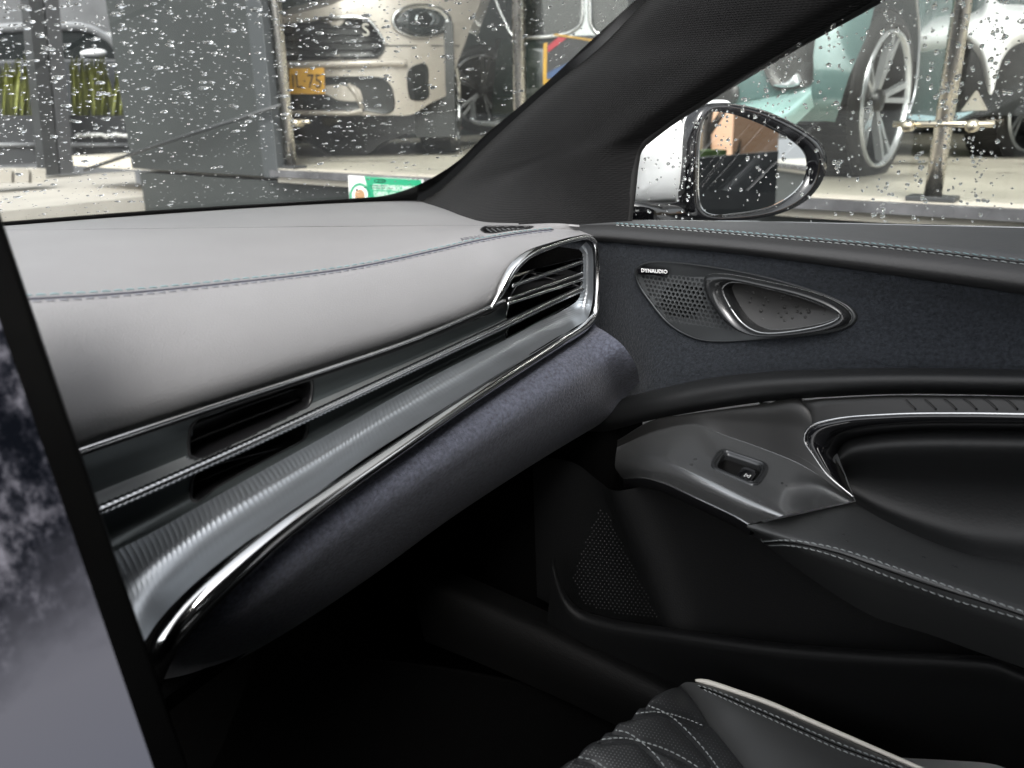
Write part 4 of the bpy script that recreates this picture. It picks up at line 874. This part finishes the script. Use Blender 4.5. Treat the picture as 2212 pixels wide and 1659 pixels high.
for k in range(5): tube('grille_bar', [SV(u, 58 + k * 16 + (u - 606) * .01, .010) for u in (606, 680, 760, 806 + min(k, 2) * 6)], .006, BLACKP, gb, 6)
tube('bumper_seam', [SV(u, 99, .001) for u in (833, 880, 940, 992)], .005, CARBLK, c1, 6)
tube('bumper_bar', spline([SV(u, v, .018) for u, v in ((606, 142), (700, 140), (800, 137), (880, 136))], 30), .022, PAINT, c1, 8)
sblob('lower_intake', INT, [(1.02, .0), (1.0, .006), (.97, .004), (.6, .004)], CARBLK, c1)
tube('intake_strut', [SV(u, v, .010) for u, v in ((752, 182), (770, 203), (784, 236))], .013, PAINT, c1, 8)
tube('lower_lip', spline([SV(u, v, .02) for u, v in ((606, 243), (690, 244), (760, 244), (784, 238))], 30), .013, PAINT, c1, 8)
sblob('air_slot', VSL, [(1.03, .0), (1.0, .006), (.95, .004), (.5, .004)], CARBLK, c1)
def ell(cu, cv, ru, rv, tilt=0): return [(cu + ru * cos(a) * cos(tilt) - rv * sin(a) * sin(tilt), cv + ru * cos(a) * sin(tilt) + rv * sin(a) * cos(tilt)) for a in np.linspace(0, 2 * pi, 17)[:-1]]
hl = sblob('headlight', ell(911, 45, 64, 37), [(1.02, .0), (1.0, .020), (.93, .026), (.88, .016), (.86, .004), (.4, .002)], CHROME, c1)
sblob('lens', ell(911, 46, 52, 28), [(1.0, .004), (.9, .008), (.5, .010)], SHGL, hl)
sblob('light_ring', ell(924, 42, 26, 18), [(1.0, .010), (.8, .014), (.5, .012)], MIRROR, hl)
pt = [SV(u, v, .03) for u, v in ((629, 147), (703, 147), (704, 203), (629, 203))]
npl = polyslab('number_plate', pt, cb1 * .012, mat('plate_yellow', (.62, .33, .04), .5), c1)
o_ = SV(634, 190, .034); text('plate_number', 'IL·75', .11, CARBLK, npl, o_, SV(700, 190, .034) - o_, SV(634, 160, .034) - o_, .001, width=float(np.linalg.norm(SV(700, 190) - SV(638, 190))))
o_ = SV(784, 78, .02); text('badge', 'S', .10, PIPING, c1, o_, SV(800, 78, .02) - o_, SV(784, 60, .02) - o_, .003)
def wheel(name, par, c, ax, r=.34, w=.22, spokes=5, rimm=CHROME):
    ax = np.array(ax) / np.linalg.norm(ax); x = np.array((ax[1], -ax[0], 0)); x /= np.linalg.norm(x); z = np.array((0, 0, 1.0)); c = np.array(c)
    def ringp(rad, off, n=64): return np.array([c + ax * off + rad * (cos(a) * x + sin(a) * z) for a in np.linspace(0, 2 * pi, n, endpoint=False)])
    t = loops(name, [ringp(r * .74, -w * .5), ringp(r * .92, -w * .5), ringp(r * .985, -w * .40), ringp(r, -w * .2), ringp(r, w * .2), ringp(r * .985, w * .40), ringp(r * .93, w * .5), ringp(r * .84, w * .54), ringp(r * .77, w * .5), ringp(r * .74, w * .40)], TYRE, par, cap=False)
    for k in range(60):
        a = 2 * pi * k / 60; d_ = cos(a) * x + sin(a) * z; tt = -sin(a) * x + cos(a) * z
        polyslab('tread_block', [c + d_ * r * .99 + tt * s1_ * r * .040 + ax * s2_ * w for s1_, s2_ in ((-1, -.42), (1, -.42), (1, .42), (-1, .42))], d_ * r * .014, TYRE, t)
    rm = loops('rim', [ringp(r * .775, w * .5), ringp(r * .76, w * .56), ringp(r * .735, w * .55), ringp(r * .728, w * .46)], rimm, t, cap=False)
    loops('barrel', [ringp(r * .728, w * .46), ringp(r * .71, w * .2), ringp(r * .70, 0)], CARBLK, rm, cap=False)
    loops('brake_disc', [ringp(r * .70, w * .0), ringp(r * .1, 0)], CARBLK, rm)
    for k in range(spokes):
        a0 = 2 * pi * k / spokes + .5
        for da, ww in ((-.13, .012), (.13, .012)):
            d0 = cos(a0 + da * .4) * x + sin(a0 + da * .4) * z; d1 = cos(a0 + da) * x + sin(a0 + da) * z; tt = -sin(a0) * x + cos(a0) * z
            P0, P1 = c + d0 * r * .08 + ax * w * .36, c + d1 * r * .735 + ax * w * .50
            polyslab('spoke', [P0 - tt * ww * .8, P1 - tt * ww, P1 + tt * ww, P0 + tt * ww * .8], -ax * .03, rimm, rm)
    loops('hub_cap', [ringp(r * .13, w * .36), ringp(r * .12, w * .44), ringp(r * .05, w * .45)], CARBLK, rm)
    return t
wheel('wheel', c1, CFN + cl1 * .80 + cb1 * .70 + np.array((0, 0, .33)), cl1, .33, .22)
pf = CFN + cb1 * .30
polyslab('dark_underside', [pf + cl1 * -.85 + np.array((0, 0, .14)), pf + cl1 * .80 + np.array((0, 0, .14)), pf + cl1 * .80 + np.array((0, 0, .62)), pf + cl1 * -.85 + np.array((0, 0, .62))], cb1 * 1.8, CARBLK, c1)  # black box, stands in for the shade under the nose
polyslab('arch_liner', [CFN + cl1 * .70 + cb1 * .28 + np.array((0, 0, .12)), CFN + cl1 * .96 + cb1 * .28 + np.array((0, 0, .12)), CFN + cl1 * .96 + cb1 * .28 + np.array((0, 0, .80)), CFN + cl1 * .70 + cb1 * .28 + np.array((0, 0, .80))], cb1 * .05, CARBLK, c1)
# black tapered block under the nose
std = [CFN + cb1 * .42 + cl1 * q + np.array((0, 0, z)) for q, z in ((-.20, .14), (.62, .14), (.44, .08), (.34, .001), (.10, .001), (.0, .06))]
so = polyslab('tapered_block', std, cb1 * .25, CARBLK); tag(so, 'black tapered block on the showroom floor under the beige car', 'block')

# ------------------------------------------------------------------ dark car behind it, its side turned to us
D2 = 6.3; C2P = EYE + ray(1200, 150) * D2; a2 = radians(56 + 10); C2N = np.array((-sin(a2), -cos(a2), 0))
def C2(u, v, off=0.0): return DN(u, v, C2P + C2N * off, C2N)
DKG = mat('dark_green_paint', (.020, .030, .028), .12, .2, coat=.8, spec=.6)
SILV = mat('silver_paint', (.50, .52, .53), .25, .6, coat=.6)
c2 = thing('dark_car', 'dark green estate car with chrome window trim behind the beige car', 'car', tuple(C2(1200, 300)))
def C2s(l, off): return [C2(u, v, off) for u, v in l]
surf('body_side', [C2s([(1085, 84), (1200, 83), (1300, 80), (1420, 78)], 0), C2s([(1075, 110), (1200, 108), (1300, 106), (1420, 104)], .05), C2s([(1068, 170), (1200, 170), (1300, 170), (1420, 170)], .07), C2s([(1062, 235), (1200, 235), (1300, 235), (1420, 235)], .03), C2s([(1062, 262), (1200, 264), (1300, 266), (1420, 268)], -.03)], 30, 20, DKG, c2)
polyslab('cabin', C2s([(1066, -90), (1450, -90), (1450, 84), (1112, 84)], -.02), -C2N * .7, SHGL, c2)
polyslab('lower_body', C2s([(1070, 84), (1430, 84), (1430, 262), (1070, 262)], -.06), -C2N * .7, CARBLK, c2)
tube('window_trim', spline(C2s([(1060, -60), (1072, 5), (1088, 42), (1104, 74), (1115, 80), (1132, 81), (1180, 79), (1216, 74), (1238, 66), (1255, 50), (1258, 0), (1258, -60)], .02), 80), .016, CHROME, c2, 8)
tube('window_trim', spline(C2s([(1274, -60), (1274, 20), (1276, 50), (1284, 66), (1296, 74), (1340, 76), (1420, 74)], .02), 60), .016, CHROME, c2, 8)
polyslab('door_pillar', C2s([(1258, -90), (1274, -90), (1276, 52), (1290, 76), (1225, 78), (1252, 56)], .015), -C2N * .03, SILV, c2)
tube('sill_trim', spline(C2s([(1016, 255), (1026, 263), (1060, 267), (1110, 269), (1300, 272)], .03), 40), .020, SILV, c2, 8)
polyslab('wing_edge', C2s([(1015, 221), (1024, 218), (1028, 255), (1016, 260)], .02), -C2N * .05, SILV, c2)
wheel('wheel', c2, C2(1046, 195, -.12) - np.array((0, 0, .0)), C2N, .34, .2)
pb = thing('poster_board', 'yellow-edged poster with red and blue patches beside the pillar', 'poster', tuple(C2(1220, 300, .5)))
polyslab('board', C2s([(1176, 92), (1300, 74), (1300, 190), (1177, 184)], .5), -C2N * .02, mat('poster_dark', (.03, .03, .035), .5), pb)
YEL, RED, BLU = mat('poster_yellow', (.62, .35, .03), .5), mat('poster_red', (.45, .03, .05), .5), mat('poster_blue', (.05, .10, .24), .5)
polyslab('edge_strip', C2s([(1174, 94), (1182, 92), (1180, 184), (1173, 183)], .51), -C2N * .008, YEL, pb); polyslab('corner_patch', C2s([(1180, 172), (1210, 168), (1210, 190), (1180, 186)], .51), -C2N * .008, YEL, pb)
polyslab('red_band', C2s([(1183, 100), (1206, 80), (1224, 82), (1183, 114)], .51), -C2N * .008, RED, pb); polyslab('blue_patch', C2s([(1181, 158), (1230, 134), (1260, 134), (1230, 166), (1181, 170)], .51), -C2N * .008, BLU, pb)
polyslab('top_strip', C2s([(1195, 76), (1300, 92), (1300, 88), (1200, 73)], .51), -C2N * .008, YEL, pb)

# ------------------------------------------------------------------ teal car to the right
TEAL = mat('teal_paint', (.105, .175, .170), .18, .2, coat=.8)
def TX(u, v, off=0.0):
    x = 3.02; d = ray(u, v)
    for _ in range(4): p = EYE + d * (x / d[0]); x = 3.02 + .22 * max(0, (1.30 - p[1]) / .6) ** 3 - off
    return p
c3 = thing('teal_car', 'teal car with a large alloy wheel behind showroom glass', 'car', (3.6, 1.5, ZF))
tcol = [(1380, -120, 1380, 262), (1500, -120, 1500, 262), (1600, -120, 1600, 262), (1700, -120, 1690, 262), (1790, -120, 1760, 262), (1850, -120, 1790, 262), (1908, -120, 1806, 264)]
tw = [1.0]
rws = []
for s_, x in ((0, .10), (.2, .04), (.45, 0), (.75, -.02), (.9, .0), (1, .06)):
    r = []
    for a, b, c, d in tcol:
        u, v = a + (c - a) * s_, b + (d - b) * s_
        if a > 1850: u = np.interp(v, [-120, 40, 110, 190, 264], [1908, 1886, 1852, 1826, 1804])
        r.append(TX(u, v, -x))
    rws.append(r)
tb = surf('front', rws, 60, 40, TEAL, c3)
def tblob(name, l, prof, m, par=c3): 
    o = outline(l, 50); return loops(name, [np.array([TX(*q, h) for q in scaled(o, s)]) for s, h in prof], m, par)
tblob('air_slot', [(1645, 120), (1650, 148), (1662, 176), (1678, 193), (1715, 191), (1745, 186), (1754, 178), (1756, 120), (1757, 60), (1700, 50), (1650, 70)], [(1.02, .02), (1.0, .034), (.96, .024), (.5, .022)], mat('teal_slot', (.022, .022, .021), .35))
tblob('slot_fin', [(1668, 184), (1700, 176), (1722, 158), (1732, 180), (1722, 186), (1690, 190)], [(1.0, .02), (.95, .036), (.5, .04)], SILV)
tblob('corner_grille', [(1500, 205), (1560, 180), (1590, 182), (1597, 200), (1588, 222), (1540, 240)], [(1.0, .02), (.96, .034), (.5, .03)], MATS['teal_slot'])
lip0 = [TX(u, v, .02) for u, v in ((1560, 226), (1600, 222), (1680, 207), (1752, 190))]; lip1 = [TX(u, v, .14) for u, v in ((1560, 262), (1600, 258), (1690, 250), (1752, 197))]
surf('lip', [lip0, [(a + b) / 2 + np.array((0, 0, .015)) for a, b in zip(lip0, lip1)], lip1, [p + np.array((.05, 0, -.05)) for p in lip1]], 30, 14, mat('teal_paint_lit', (.30, .46, .44), .2, .1, coat=.8), c3)  # sky light on the upturned lip is put into this paler teal
hub = EYE + ray(1882, 212) * 3.42; HY = hub[1]; print('HUB', hub)
wheel('wheel', c3, hub + np.array((.0, .06, -.01)), (-.10, -.995, 0), .355, .24, 5, SILV)
polyslab('arch_liner', [(hub[0] - .05, HY + .26, ZF + .15), (4.6, HY + .26, ZF + .15), (4.6, HY + .26, 2.6), (hub[0] - .05, HY + .26, 2.6)], (0, .9, 0), CARBLK, c3)
surf('flank', [[DY(u, v, .60) for u, v in ((1984, -160), (1986, 60), (1984, 130), (1976, 200), (1962, 245))], [DY(u, v, .60) for u, v in ((2030, -160), (2034, 60), (2036, 130), (2036, 200), (2034, 252))], [DY(u, v, .60) for u, v in ((2062, -160), (2064, 60), (2066, 130), (2066, 200), (2066, 250))]], 30, 12, TEAL, c3)
tube('arch_edge', spline([DY(u, v, .595) for u, v in ((1972, -160), (1980, 0), (1986, 65), (1984, 130), (1976, 200), (1962, 246))], 40), .004, SILV, c3, 8)
polyslab('dark_underside', [(hub[0] + .4, HY + .1, ZF + .14), (5.6, HY + .1, ZF + .14), (5.6, HY + .1, ZF + .5), (hub[0] + .4, HY + .1, ZF + .5)], (0, 1.4, 0), CARBLK, c3)
# ------------------------------------------------------------------ white car
def WX(u, v, x=4.75): return DX(u, v, x)
c4 = thing('white_car', 'white car with its wheel cut by the picture edge, behind the pole', 'car', (5.2, .6, ZF))
wc = [(2030, 44, 2034, 58), (2058, 47, 2060, 66), (2086, 48, 2090, 92), (2116, 47, 2116, 126), (2137, 42, 2140, 205), (2162, 36, 2168, 122), (2205, 32, 2200, 94), (2400, 32, 2400, 94)]
surf('front', [[WX(a + (c - a) * s_, b + (d - b) * s_, 4.78 + x) for a, b, c, d in wc] for s_, x in ((-.35, .25), (0, .06), (.3, 0), (.7, .0), (1, .06))], 60, 16, WHITEP, c4)
polyslab('cabin', [WX(1985, -150, 5.1), WX(2500, -150, 5.1), WX(2500, 40, 5.1), WX(1985, 30, 5.1)], (.5, 0, 0), mat('teal_glass', (.03, .05, .052), .08, spec=.7), c4)
polyslab('dark_underside', [WX(1990, 60, 5.0), WX(2500, 60, 5.0), WX(2500, 250, 5.0), WX(2040, 250, 5.0)], (.6, 0, 0), CARBLK, c4)
hub4 = EYE + ray(2190, 222) * 4.55
wheel('wheel', c4, hub4, (-.35, -.94, 0), .34, .22, 5, SILV)
for l in ([(1975, 240), (2010, 192), (2055, 185), (2058, 240)], [(2075, 240), (2108, 196), (2130, 238)]):
    P = [DX(u, v, 4.4) for u, v in l]; o = polyslab('display_wedge', P, (.05, 0, 0), mat('wedge_cream', (.30, .275, .23), .5)); tag(o, 'cream wedge behind the pole, %s of the two' % ('wider' if len(l) == 4 else 'narrower'), 'wedge', 'cream wedges under the white car')
P = [DX(u, v, 4.3) for u, v in ((1930, 250), (2080, 243), (2105, 240), (2060, 262), (1960, 264))]; o = polyslab('glass_shelf', P, (.2, 0, 0), mat('pale_blue_glass', (.30, .42, .46), .1, coat=.5)); tag(o, 'pale blue glass wedge lying behind the clamp bar', 'glass')
hdg = box('hedge', (9.2, .9, ZF + .35), (.3, 2.2, .55), mat('hedge_green', (.06, .075, .03), .9, bump=(30, 1, .05), var=(12, .6))); tag(hdg, 'low green hedge at the back seen under the teal car', 'hedge')

# ------------------------------------------------------------------ green notice on the plinth
XN = FX - .118
sg_ = thing('notice', 'green and white parking notice with a round emblem on the plinth', 'sign', tuple(DX(830, 440, XN)))
GRN, WHT = mat('sign_green', (.012, .26, .13), .4), mat('sign_white', (.75, .75, .73), .4)
nq = [(752, 379), (912, 388), (914, 446), (756, 448)]
polyslab('board', [DX(u, v, XN) for u, v in nq], (.01, 0, 0), WHT, sg_)
polyslab('green_panel', [DX(u, v, XN - .002) for u, v in ((786, 381), (910, 388.5), (912, 446), (806, 448))], (.001, 0, 0), GRN, sg_)
em = outline(ell(777, 422, 22, 27), 40)
loops('emblem', [np.array([DX(u, v, XN - .002) for u, v in scaled(em, s)]) for s in (1, .78)], GRN, sg_, cap=False); loops('emblem_centre', [np.array([DX(u, v, XN - .002) for u, v in scaled(em, s)]) for s in (.5, .1)], mat('emblem_brown', (.35, .20, .10), .5), sg_)
for s_, u, v, w_ in (('ESTE ESTABLECIMIENTO', 806, 409, 100), ('CUENTA CON CONTRATO', 808, 424, 100)):
    o_ = DX(u, v, XN - .003); text('lettering', s_, .034, WHT, sg_, o_, DX(u + w_, v + w_ * .055, XN - .003) - o_, DX(u, v - 10, XN - .003) - o_, .0005, width=float(np.linalg.norm(DX(u + w_, v + w_ * .055, XN) - DX(u, v, XN))))

# ------------------------------------------------------------------ yard to the left: posts, planters, plants, parked car
YL = 7.4
pv = polyslab('pavement', [DZ(u, v, -.52) for u, v in ((-200, 405), (113, 379), (290, 370), (294, 397), (373, 403), (374, 418), (0, 457), (-200, 480))], (0, 0, -.1), CONC); tag(pv, kind='structure')
def post(l, lab, m):
    o = polyslab('gate_post', [DY(u, v, YL) for u, v in l], (0, .14, 0), m); tag(o, lab, 'gate post', 'gate posts')
post([(55, -60), (86, -60), (128, 378), (98, 378)], 'dark steel gate post between the two clumps of plants', DGREY2)
post([(92, -60), (122, -60), (160, 374), (132, 376)], 'lighter grey gate post beside the dark one', mat('post_grey', (.055, .057, .06), .5))
for i, (ua, ub, lab) in enumerate(((-120, 92, 'grey planter trough at the picture edge'), (150, 290, 'grey planter trough by the dark cladding'))):
    t = thing('planter', lab, 'planter', tuple(DY((ua + ub) / 2, 300, YL + .4)), 'planter troughs')
    a, b = DY(ua, 249, YL + .3), DY(ub, 249, YL + .3); a2_, b2_ = DY(ua, 352, YL + .3), DY(ub, 352, YL + .3)
    polyslab('trough', [a, b, np.array((b[0], b[1], b2_[2])), np.array((a[0], a[1], b2_[2]))], (0, .5, 0), mat('planter_grey', (.05, .053, .056), .6), t)
    s0, s1_ = DY(ua, 313, YL + .295), DY(ub, 313, YL + .295); tube('rim_strip', [s0, (s0 + s1_) / 2, s1_], .018, mat('planter_rim', (.28, .29, .30), .5), t, 8)
    stm = thing('snake_plant', 'clump of yellow-green sword leaves in the trough ' + ('by the cladding' if i else 'at the picture edge'), 'plant', tuple(DY((ua + ub) / 2, 249, YL + .5)), 'snake plants')
    lm = mat('leaf_green', (.24, .26, .07), .5, var=(9, .5, 3, (6, 6, .7)))
    for k in range(44):
        u0 = rnd.uniform(max(ua, -60) + 6, ub - 18 if i else ub - 8); v1 = rnd.uniform(118, 185) if k % 3 else rnd.uniform(112, 140); Y_ = YL + rnd.uniform(.38, .7); ln = rnd.uniform(-16, 12)
        wv = rnd.uniform(2.6, 5.6)
        V = []
        for q, ww in ((0, .5), (.25, .9), (.55, 1), (.8, .65), (1, .03)):
            uu, vv = u0 + ln * q * q, 256 + (v1 - 256) * q
            for sd, dy in ((-1, 0), (0, .03), (1, 0)): V.append(DY(uu + sd * wv * ww, vv, Y_ + dy))
        V2_ = [p + np.array((0, .012, 0)) for p in V]; F = gridfaces(5, 3) + gridfaces(5, 3, off=15)
        obj('leaf', V + V2_, F, lm, stm)
st = thing('stone_row', 'row of white pebbles along the planter by the cladding', 'pebbles', tuple(DY(220, 298, YL + .2)), kind='stuff')
for k in range(22):
    u0 = 166 + k * 5.3; c = DY(u0, 293 + rnd.uniform(-3, 3), YL + .24); bm = bmesh.new(); bmesh.ops.create_icosphere(bm, subdivisions=1, radius=.022)
    V = [np.array(v.co) * np.array((rnd.uniform(.8, 1.3), 1, rnd.uniform(.7, 1.1))) + c for v in bm.verts]; bm.verts.index_update(); F = [[v.index for v in f.verts] for f in bm.faces]; bm.free(); obj('pebble', V, F, WHT, st)
for k in range(4):
    u0 = -40 + k * 37; o = polyslab('kerb_block', [DY(u, v, 6.3) for u, v in ((u0, 365), (u0 + 28, 364), (u0 + 28, 394), (u0, 396))], (0, .25, 0), CONC); tag(o, ('pale kerb block ' + ('cut by the picture edge', 'second from the picture edge', 'third from the picture edge', 'next to the dark gate post')[k]), 'kerb block', 'pale kerb blocks')
hc2 = thing('parked_car', 'grey parked hatchback with a white mirror behind the plants', 'car', tuple(DY(150, 240, 9)))
surf('body_side', [[DY(u, v, 9.2 + .1 * k) for u, v in l] for k, l in enumerate(([(-260, 250), (0, 250), (150, 250), (330, 250)], [(-260, 190), (0, 188), (150, 185), (330, 190)], [(-260, 140), (0, 136), (150, 132), (330, 134)]))], 30, 12, mat('grey_paint', (.08, .085, .09), .2, .4, coat=.7), hc2)
surf('side_window', [[DY(u, v, 9.4) for u, v in ((-260, 132), (0, 130), (150, 128), (262, 128))], [DY(u, v, 9.45) for u, v in ((-260, 95), (0, 92), (150, 92), (240, 100))], [DY(u, v, 9.5) for u, v in ((-200, 72), (0, 66), (120, 62), (215, 72))]], 30, 10, SHGL, hc2)
tube('roof_line', spline([DY(u, v, 9.5) for u, v in ((-250, 78), (0, 62), (120, 57), (190, 62), (240, 90), (275, 128))], 50), .05, mat('light_grey_paint', (.35, .36, .37), .2, .3, coat=.7), hc2, 8)
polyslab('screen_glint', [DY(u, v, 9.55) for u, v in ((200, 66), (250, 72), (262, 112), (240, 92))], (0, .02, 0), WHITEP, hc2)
sm = outline(ell(207, 114, 24, 9), 30); S3 = np.array([DY(u, v, 9.0) for u, v in sm]); loops('wing_mirror', [S3 + np.array((0, .1, 0)), S3, S3.mean(0) + (S3 - S3.mean(0)) * .7 - np.array((0, .04, 0)), S3.mean(0) + (S3 - S3.mean(0)) * .2 - np.array((0, .05, 0))], WHITEP, hc2)
bk = box('yard_back_wall', (4, 13, 2.5), (22, .3, 5), GREYW); tag(bk, 'grey wall behind the parked hatchback', 'wall')

# ------------------------------------------------------------------ what the door mirror shows
fen = thing('dark_fence', 'dark panel fence reflected in the door mirror', 'fence', tuple(MR(1600, 400, -4.5)))
a, b = MR(1480, 343, -4.5), MR(1682, 326, -4.5); lowz = 0.0
polyslab('panel', [(a[0], a[1], lowz), (b[0], b[1], lowz), b, a], (0, -.06, 0), mat('fence_dark', (.035, .037, .038), .5), fen)
def brick_mat():
    m = bpy.data.materials.new('orange_brick'); m.use_nodes = True; t = m.node_tree; b = t.nodes['Principled BSDF']; b.inputs['Roughness'].default_value = .85
    k = t.nodes.new('ShaderNodeTexBrick'); tc = t.nodes.new('ShaderNodeTexCoord'); mp = t.nodes.new('ShaderNodeMapping'); mp.inputs['Rotation'].default_value = (radians(90), 0, 0)
    t.links.new(tc.outputs['Object'], mp.inputs[0]); t.links.new(mp.outputs[0], k.inputs['Vector'])
    k.inputs['Scale'].default_value = 5.5; k.inputs['Color1'].default_value = (.52, .32, .20, 1); k.inputs['Color2'].default_value = (.47, .27, .16, 1); k.inputs['Mortar'].default_value = (.5, .36, .26, 1); k.inputs['Mortar Size'].default_value = .012
    t.links.new(k.outputs[0], b.inputs['Base Color']); return m
BRICK = brick_mat()
bb = thing('brick_house', 'orange brick house reflected in the door mirror', 'house', tuple(MR(1620, 330, -11)))
a, b = MR(1586, 230, -11), MR(1686, 230, -11); ztop = max(a[2], b[2]) + 1.5
polyslab('wall', [(a[0], -11, 0), (b[0], -11, 0), (b[0], -11, ztop), (a[0], -11, ztop)], (0, -3, 0), BRICK, bb)
w0, w1 = MR(1588, 300, -10.98), MR(1598, 328, -10.98); polyslab('window', [(w0[0], -10.97, w1[2]), (w1[0], -10.97, w1[2]), (w1[0], -10.97, w0[2]), (w0[0], -10.97, w0[2] - .3)], (0, -.05, 0), SHGL, bb)
h1, h2 = MR(1500, 300, -13), MR(1560, 300, -13); o = polyslab('cream_house', [(h1[0] - 6, -13, 0), (h2[0] + .5, -13, 0), (h2[0] + .5, -13, h1[2] + .6), (h1[0] - 6, -13, h1[2])], (0, -3, 0), mat('cream_render', (.55, .47, .32), .8)); tag(o, 'cream rendered house reflected in the mirror edge', 'house')
tr_ = thing('street_tree', 'bare-branched small tree reflected in the mirror', 'tree', tuple(MR(1530, 420, -9)))
tbk = mat('bark', (.05, .04, .03), .9); p0 = MR(1526, 340, -9); p0[2] = 0
tube('trunk', [p0, (p0 + MR(1528, 280, -9)) / 2, MR(1528, 270, -9), MR(1538, 235, -9)], [.10, .07, .05, .02], tbk, tr_, 8)
for k in range(9):
    s_ = MR(1528 + rnd.uniform(-3, 3), 300 - k * 6, -9); e2 = s_ + np.array((rnd.uniform(-.7, .7), rnd.uniform(-.5, .5), rnd.uniform(.2, .7))); tube('branch', [s_, (s_ + e2) / 2 + np.array((0, 0, .05)), e2], [.02, .014, .005], tbk, tr_, 6)
h_a, h_b = MR(1500, 326, -8), MR(1566, 326, -8); o = box('lawn_hedge', ((h_a[0] + h_b[0]) / 2, -8.4, h_a[2] / 2), (abs(h_a[0] - h_b[0]) + .1, .5, h_a[2]), mat('bright_hedge', (.08, .13, .04), .9, bump=(30, 1, .05), var=(12, .5))); tag(o, 'bright green hedge over the fence in the mirror', 'hedge')

# stray drops that blew in on to the armrest
V, F = [], []
for b_, l in ((arm, [(1672, 1143), (1768, 1118), (1775, 1120), (1822, 1156), (1830, 1170), (1920, 1190), (1995, 1205), (2058, 1222), (2065, 1226), (1870, 1135), (1700, 1150)]), (bz, [(1488, 1003), (1494, 1004), (1502, 992), (1466, 995), (1690, 1044), (1700, 1050), (1640, 1085)])):
    for u0, v0 in l:
        c, n = hit(b_, u0, v0); x = np.cross(n, (0, 0, 1.0)); x /= np.linalg.norm(x); y = np.cross(n, x); o = len(V); r_ = rnd.uniform(.0007, .0016)
        for q, h2 in ((1, -.1), (.95, .25), (.7, .55), (.25, .68)):
            for j in range(8): V.append(c + r_ * q * (cos(j * pi / 4) * x + sin(j * pi / 4) * y) + n * h2 * r_)
        F += gridfaces(4, 8, cu=True, off=o) + [tuple(o + 24 + j for j in range(8))]
tag(obj('water_specks', V, F, WATER), 'few tiny water drops on the armrest', 'raindrops', kind='stuff')
# ------------------------------------------------------------------ rain on the glass
def drops(name, label, n, sample, onglass, nrm, ax, rfun, squash):
    ay = np.cross(nrm, ax); V, F = [], []
    K = 10
    for _ in range(n):
        q = sample()
        if q is None: continue
        c = onglass(*q); r_, el, tl = rfun(q)
        X = cos(tl) * ax + sin(tl) * ay; Y = -sin(tl) * ax + cos(tl) * ay; o = len(V)
        ph = rnd.uniform(0, 6.28); wob = [1 + .12 * math.sin(2 * a * 2 * pi / K + ph) + .10 * math.sin(3 * a * 2 * pi / K + 2 * ph) for a in range(K)]
        for s_, h in ((1.0, 0.0), (.97, .28), (.80, .62), (.5, .88), (.18, .99)):
            for k in range(K):
                a = 2 * pi * k / K; V.append(c + r_ * s_ * wob[k] * (el * cos(a) * X + sin(a) * Y) + nrm * r_ * squash * h)
        F += [f for f in gridfaces(5, K, cu=True, off=o)] + [tuple(o + 40 + k for k in range(K)), tuple(o + k for k in range(K))[::-1]]
    ob = obj(name, V, F, WATER); fixn(ob); tag(ob, label, 'raindrops', kind='stuff'); return ob
wax = WR - WL; wax /= np.linalg.norm(wax)
fin = np.array([fi[:, 0], fi[:, 1]]).T
poly_ws = [tuple(q) for q in fi[::8]] + [(1500, -140), (-200, -140)]
def samp_ws():
    for _ in range(20):
        u, v = rnd.uniform(-60, 1480), rnd.uniform(-60, 485)
        if inside(u, v, poly_ws) and inside(u + 4, v + 4, poly_ws): return (u, v)
def r_ws(q):
    u = q[0]; right = max(0, min(1, (u - 950) / 200)); r_ = min(.0036, .00055 * math.exp(abs(rnd.gauss(0, .75)) + .25))
    if rnd.random() < .45: r_ = rnd.uniform(.0004, .0009)
    el = (1 - right) * rnd.uniform(1.0, 1.9) + right * rnd.uniform(.8, 1.2); return r_ * (.80 if q[1] < 300 else .70), el, rnd.gauss(.05, .18)
drops('raindrops', 'raindrops scattered over the windscreen', 3400, samp_ws, lambda u, v: WS(u, v, -.0008), -wn, wax, r_ws, .30)
spoly = [(1385, 322), (1440, 275), (1530, 215), (1710, 105), (1900, -5), (2212, -40), (2300, -40), (2300, 485), (1360, 472)]
cl2 = [(rnd.uniform(1400, 2212), rnd.uniform(30, 470)) for _ in range(24)]
def samp_sg():
    for _ in range(20):
        if rnd.random() < .55: u, v = rnd.uniform(1370, 2260), rnd.uniform(-30, 480)
        else:
            c = rnd.choice(cl2); u, v = c[0] + rnd.gauss(0, 10), c[1] + rnd.gauss(0, 60)
        if inside(u, v, spoly): return (u, v)
def r_sg(q):
    r_ = min(.0022, .00055 * math.exp(abs(rnd.gauss(0, .7)))); return r_, rnd.uniform(.85, 1.1), rnd.uniform(-.3, .3)
drops('raindrops', 'raindrops scattered over the side window', 950, samp_sg, lambda u, v: SG(u, v, -.0008), -sgn, np.array((0, 1.0, 0)), r_sg, .40)
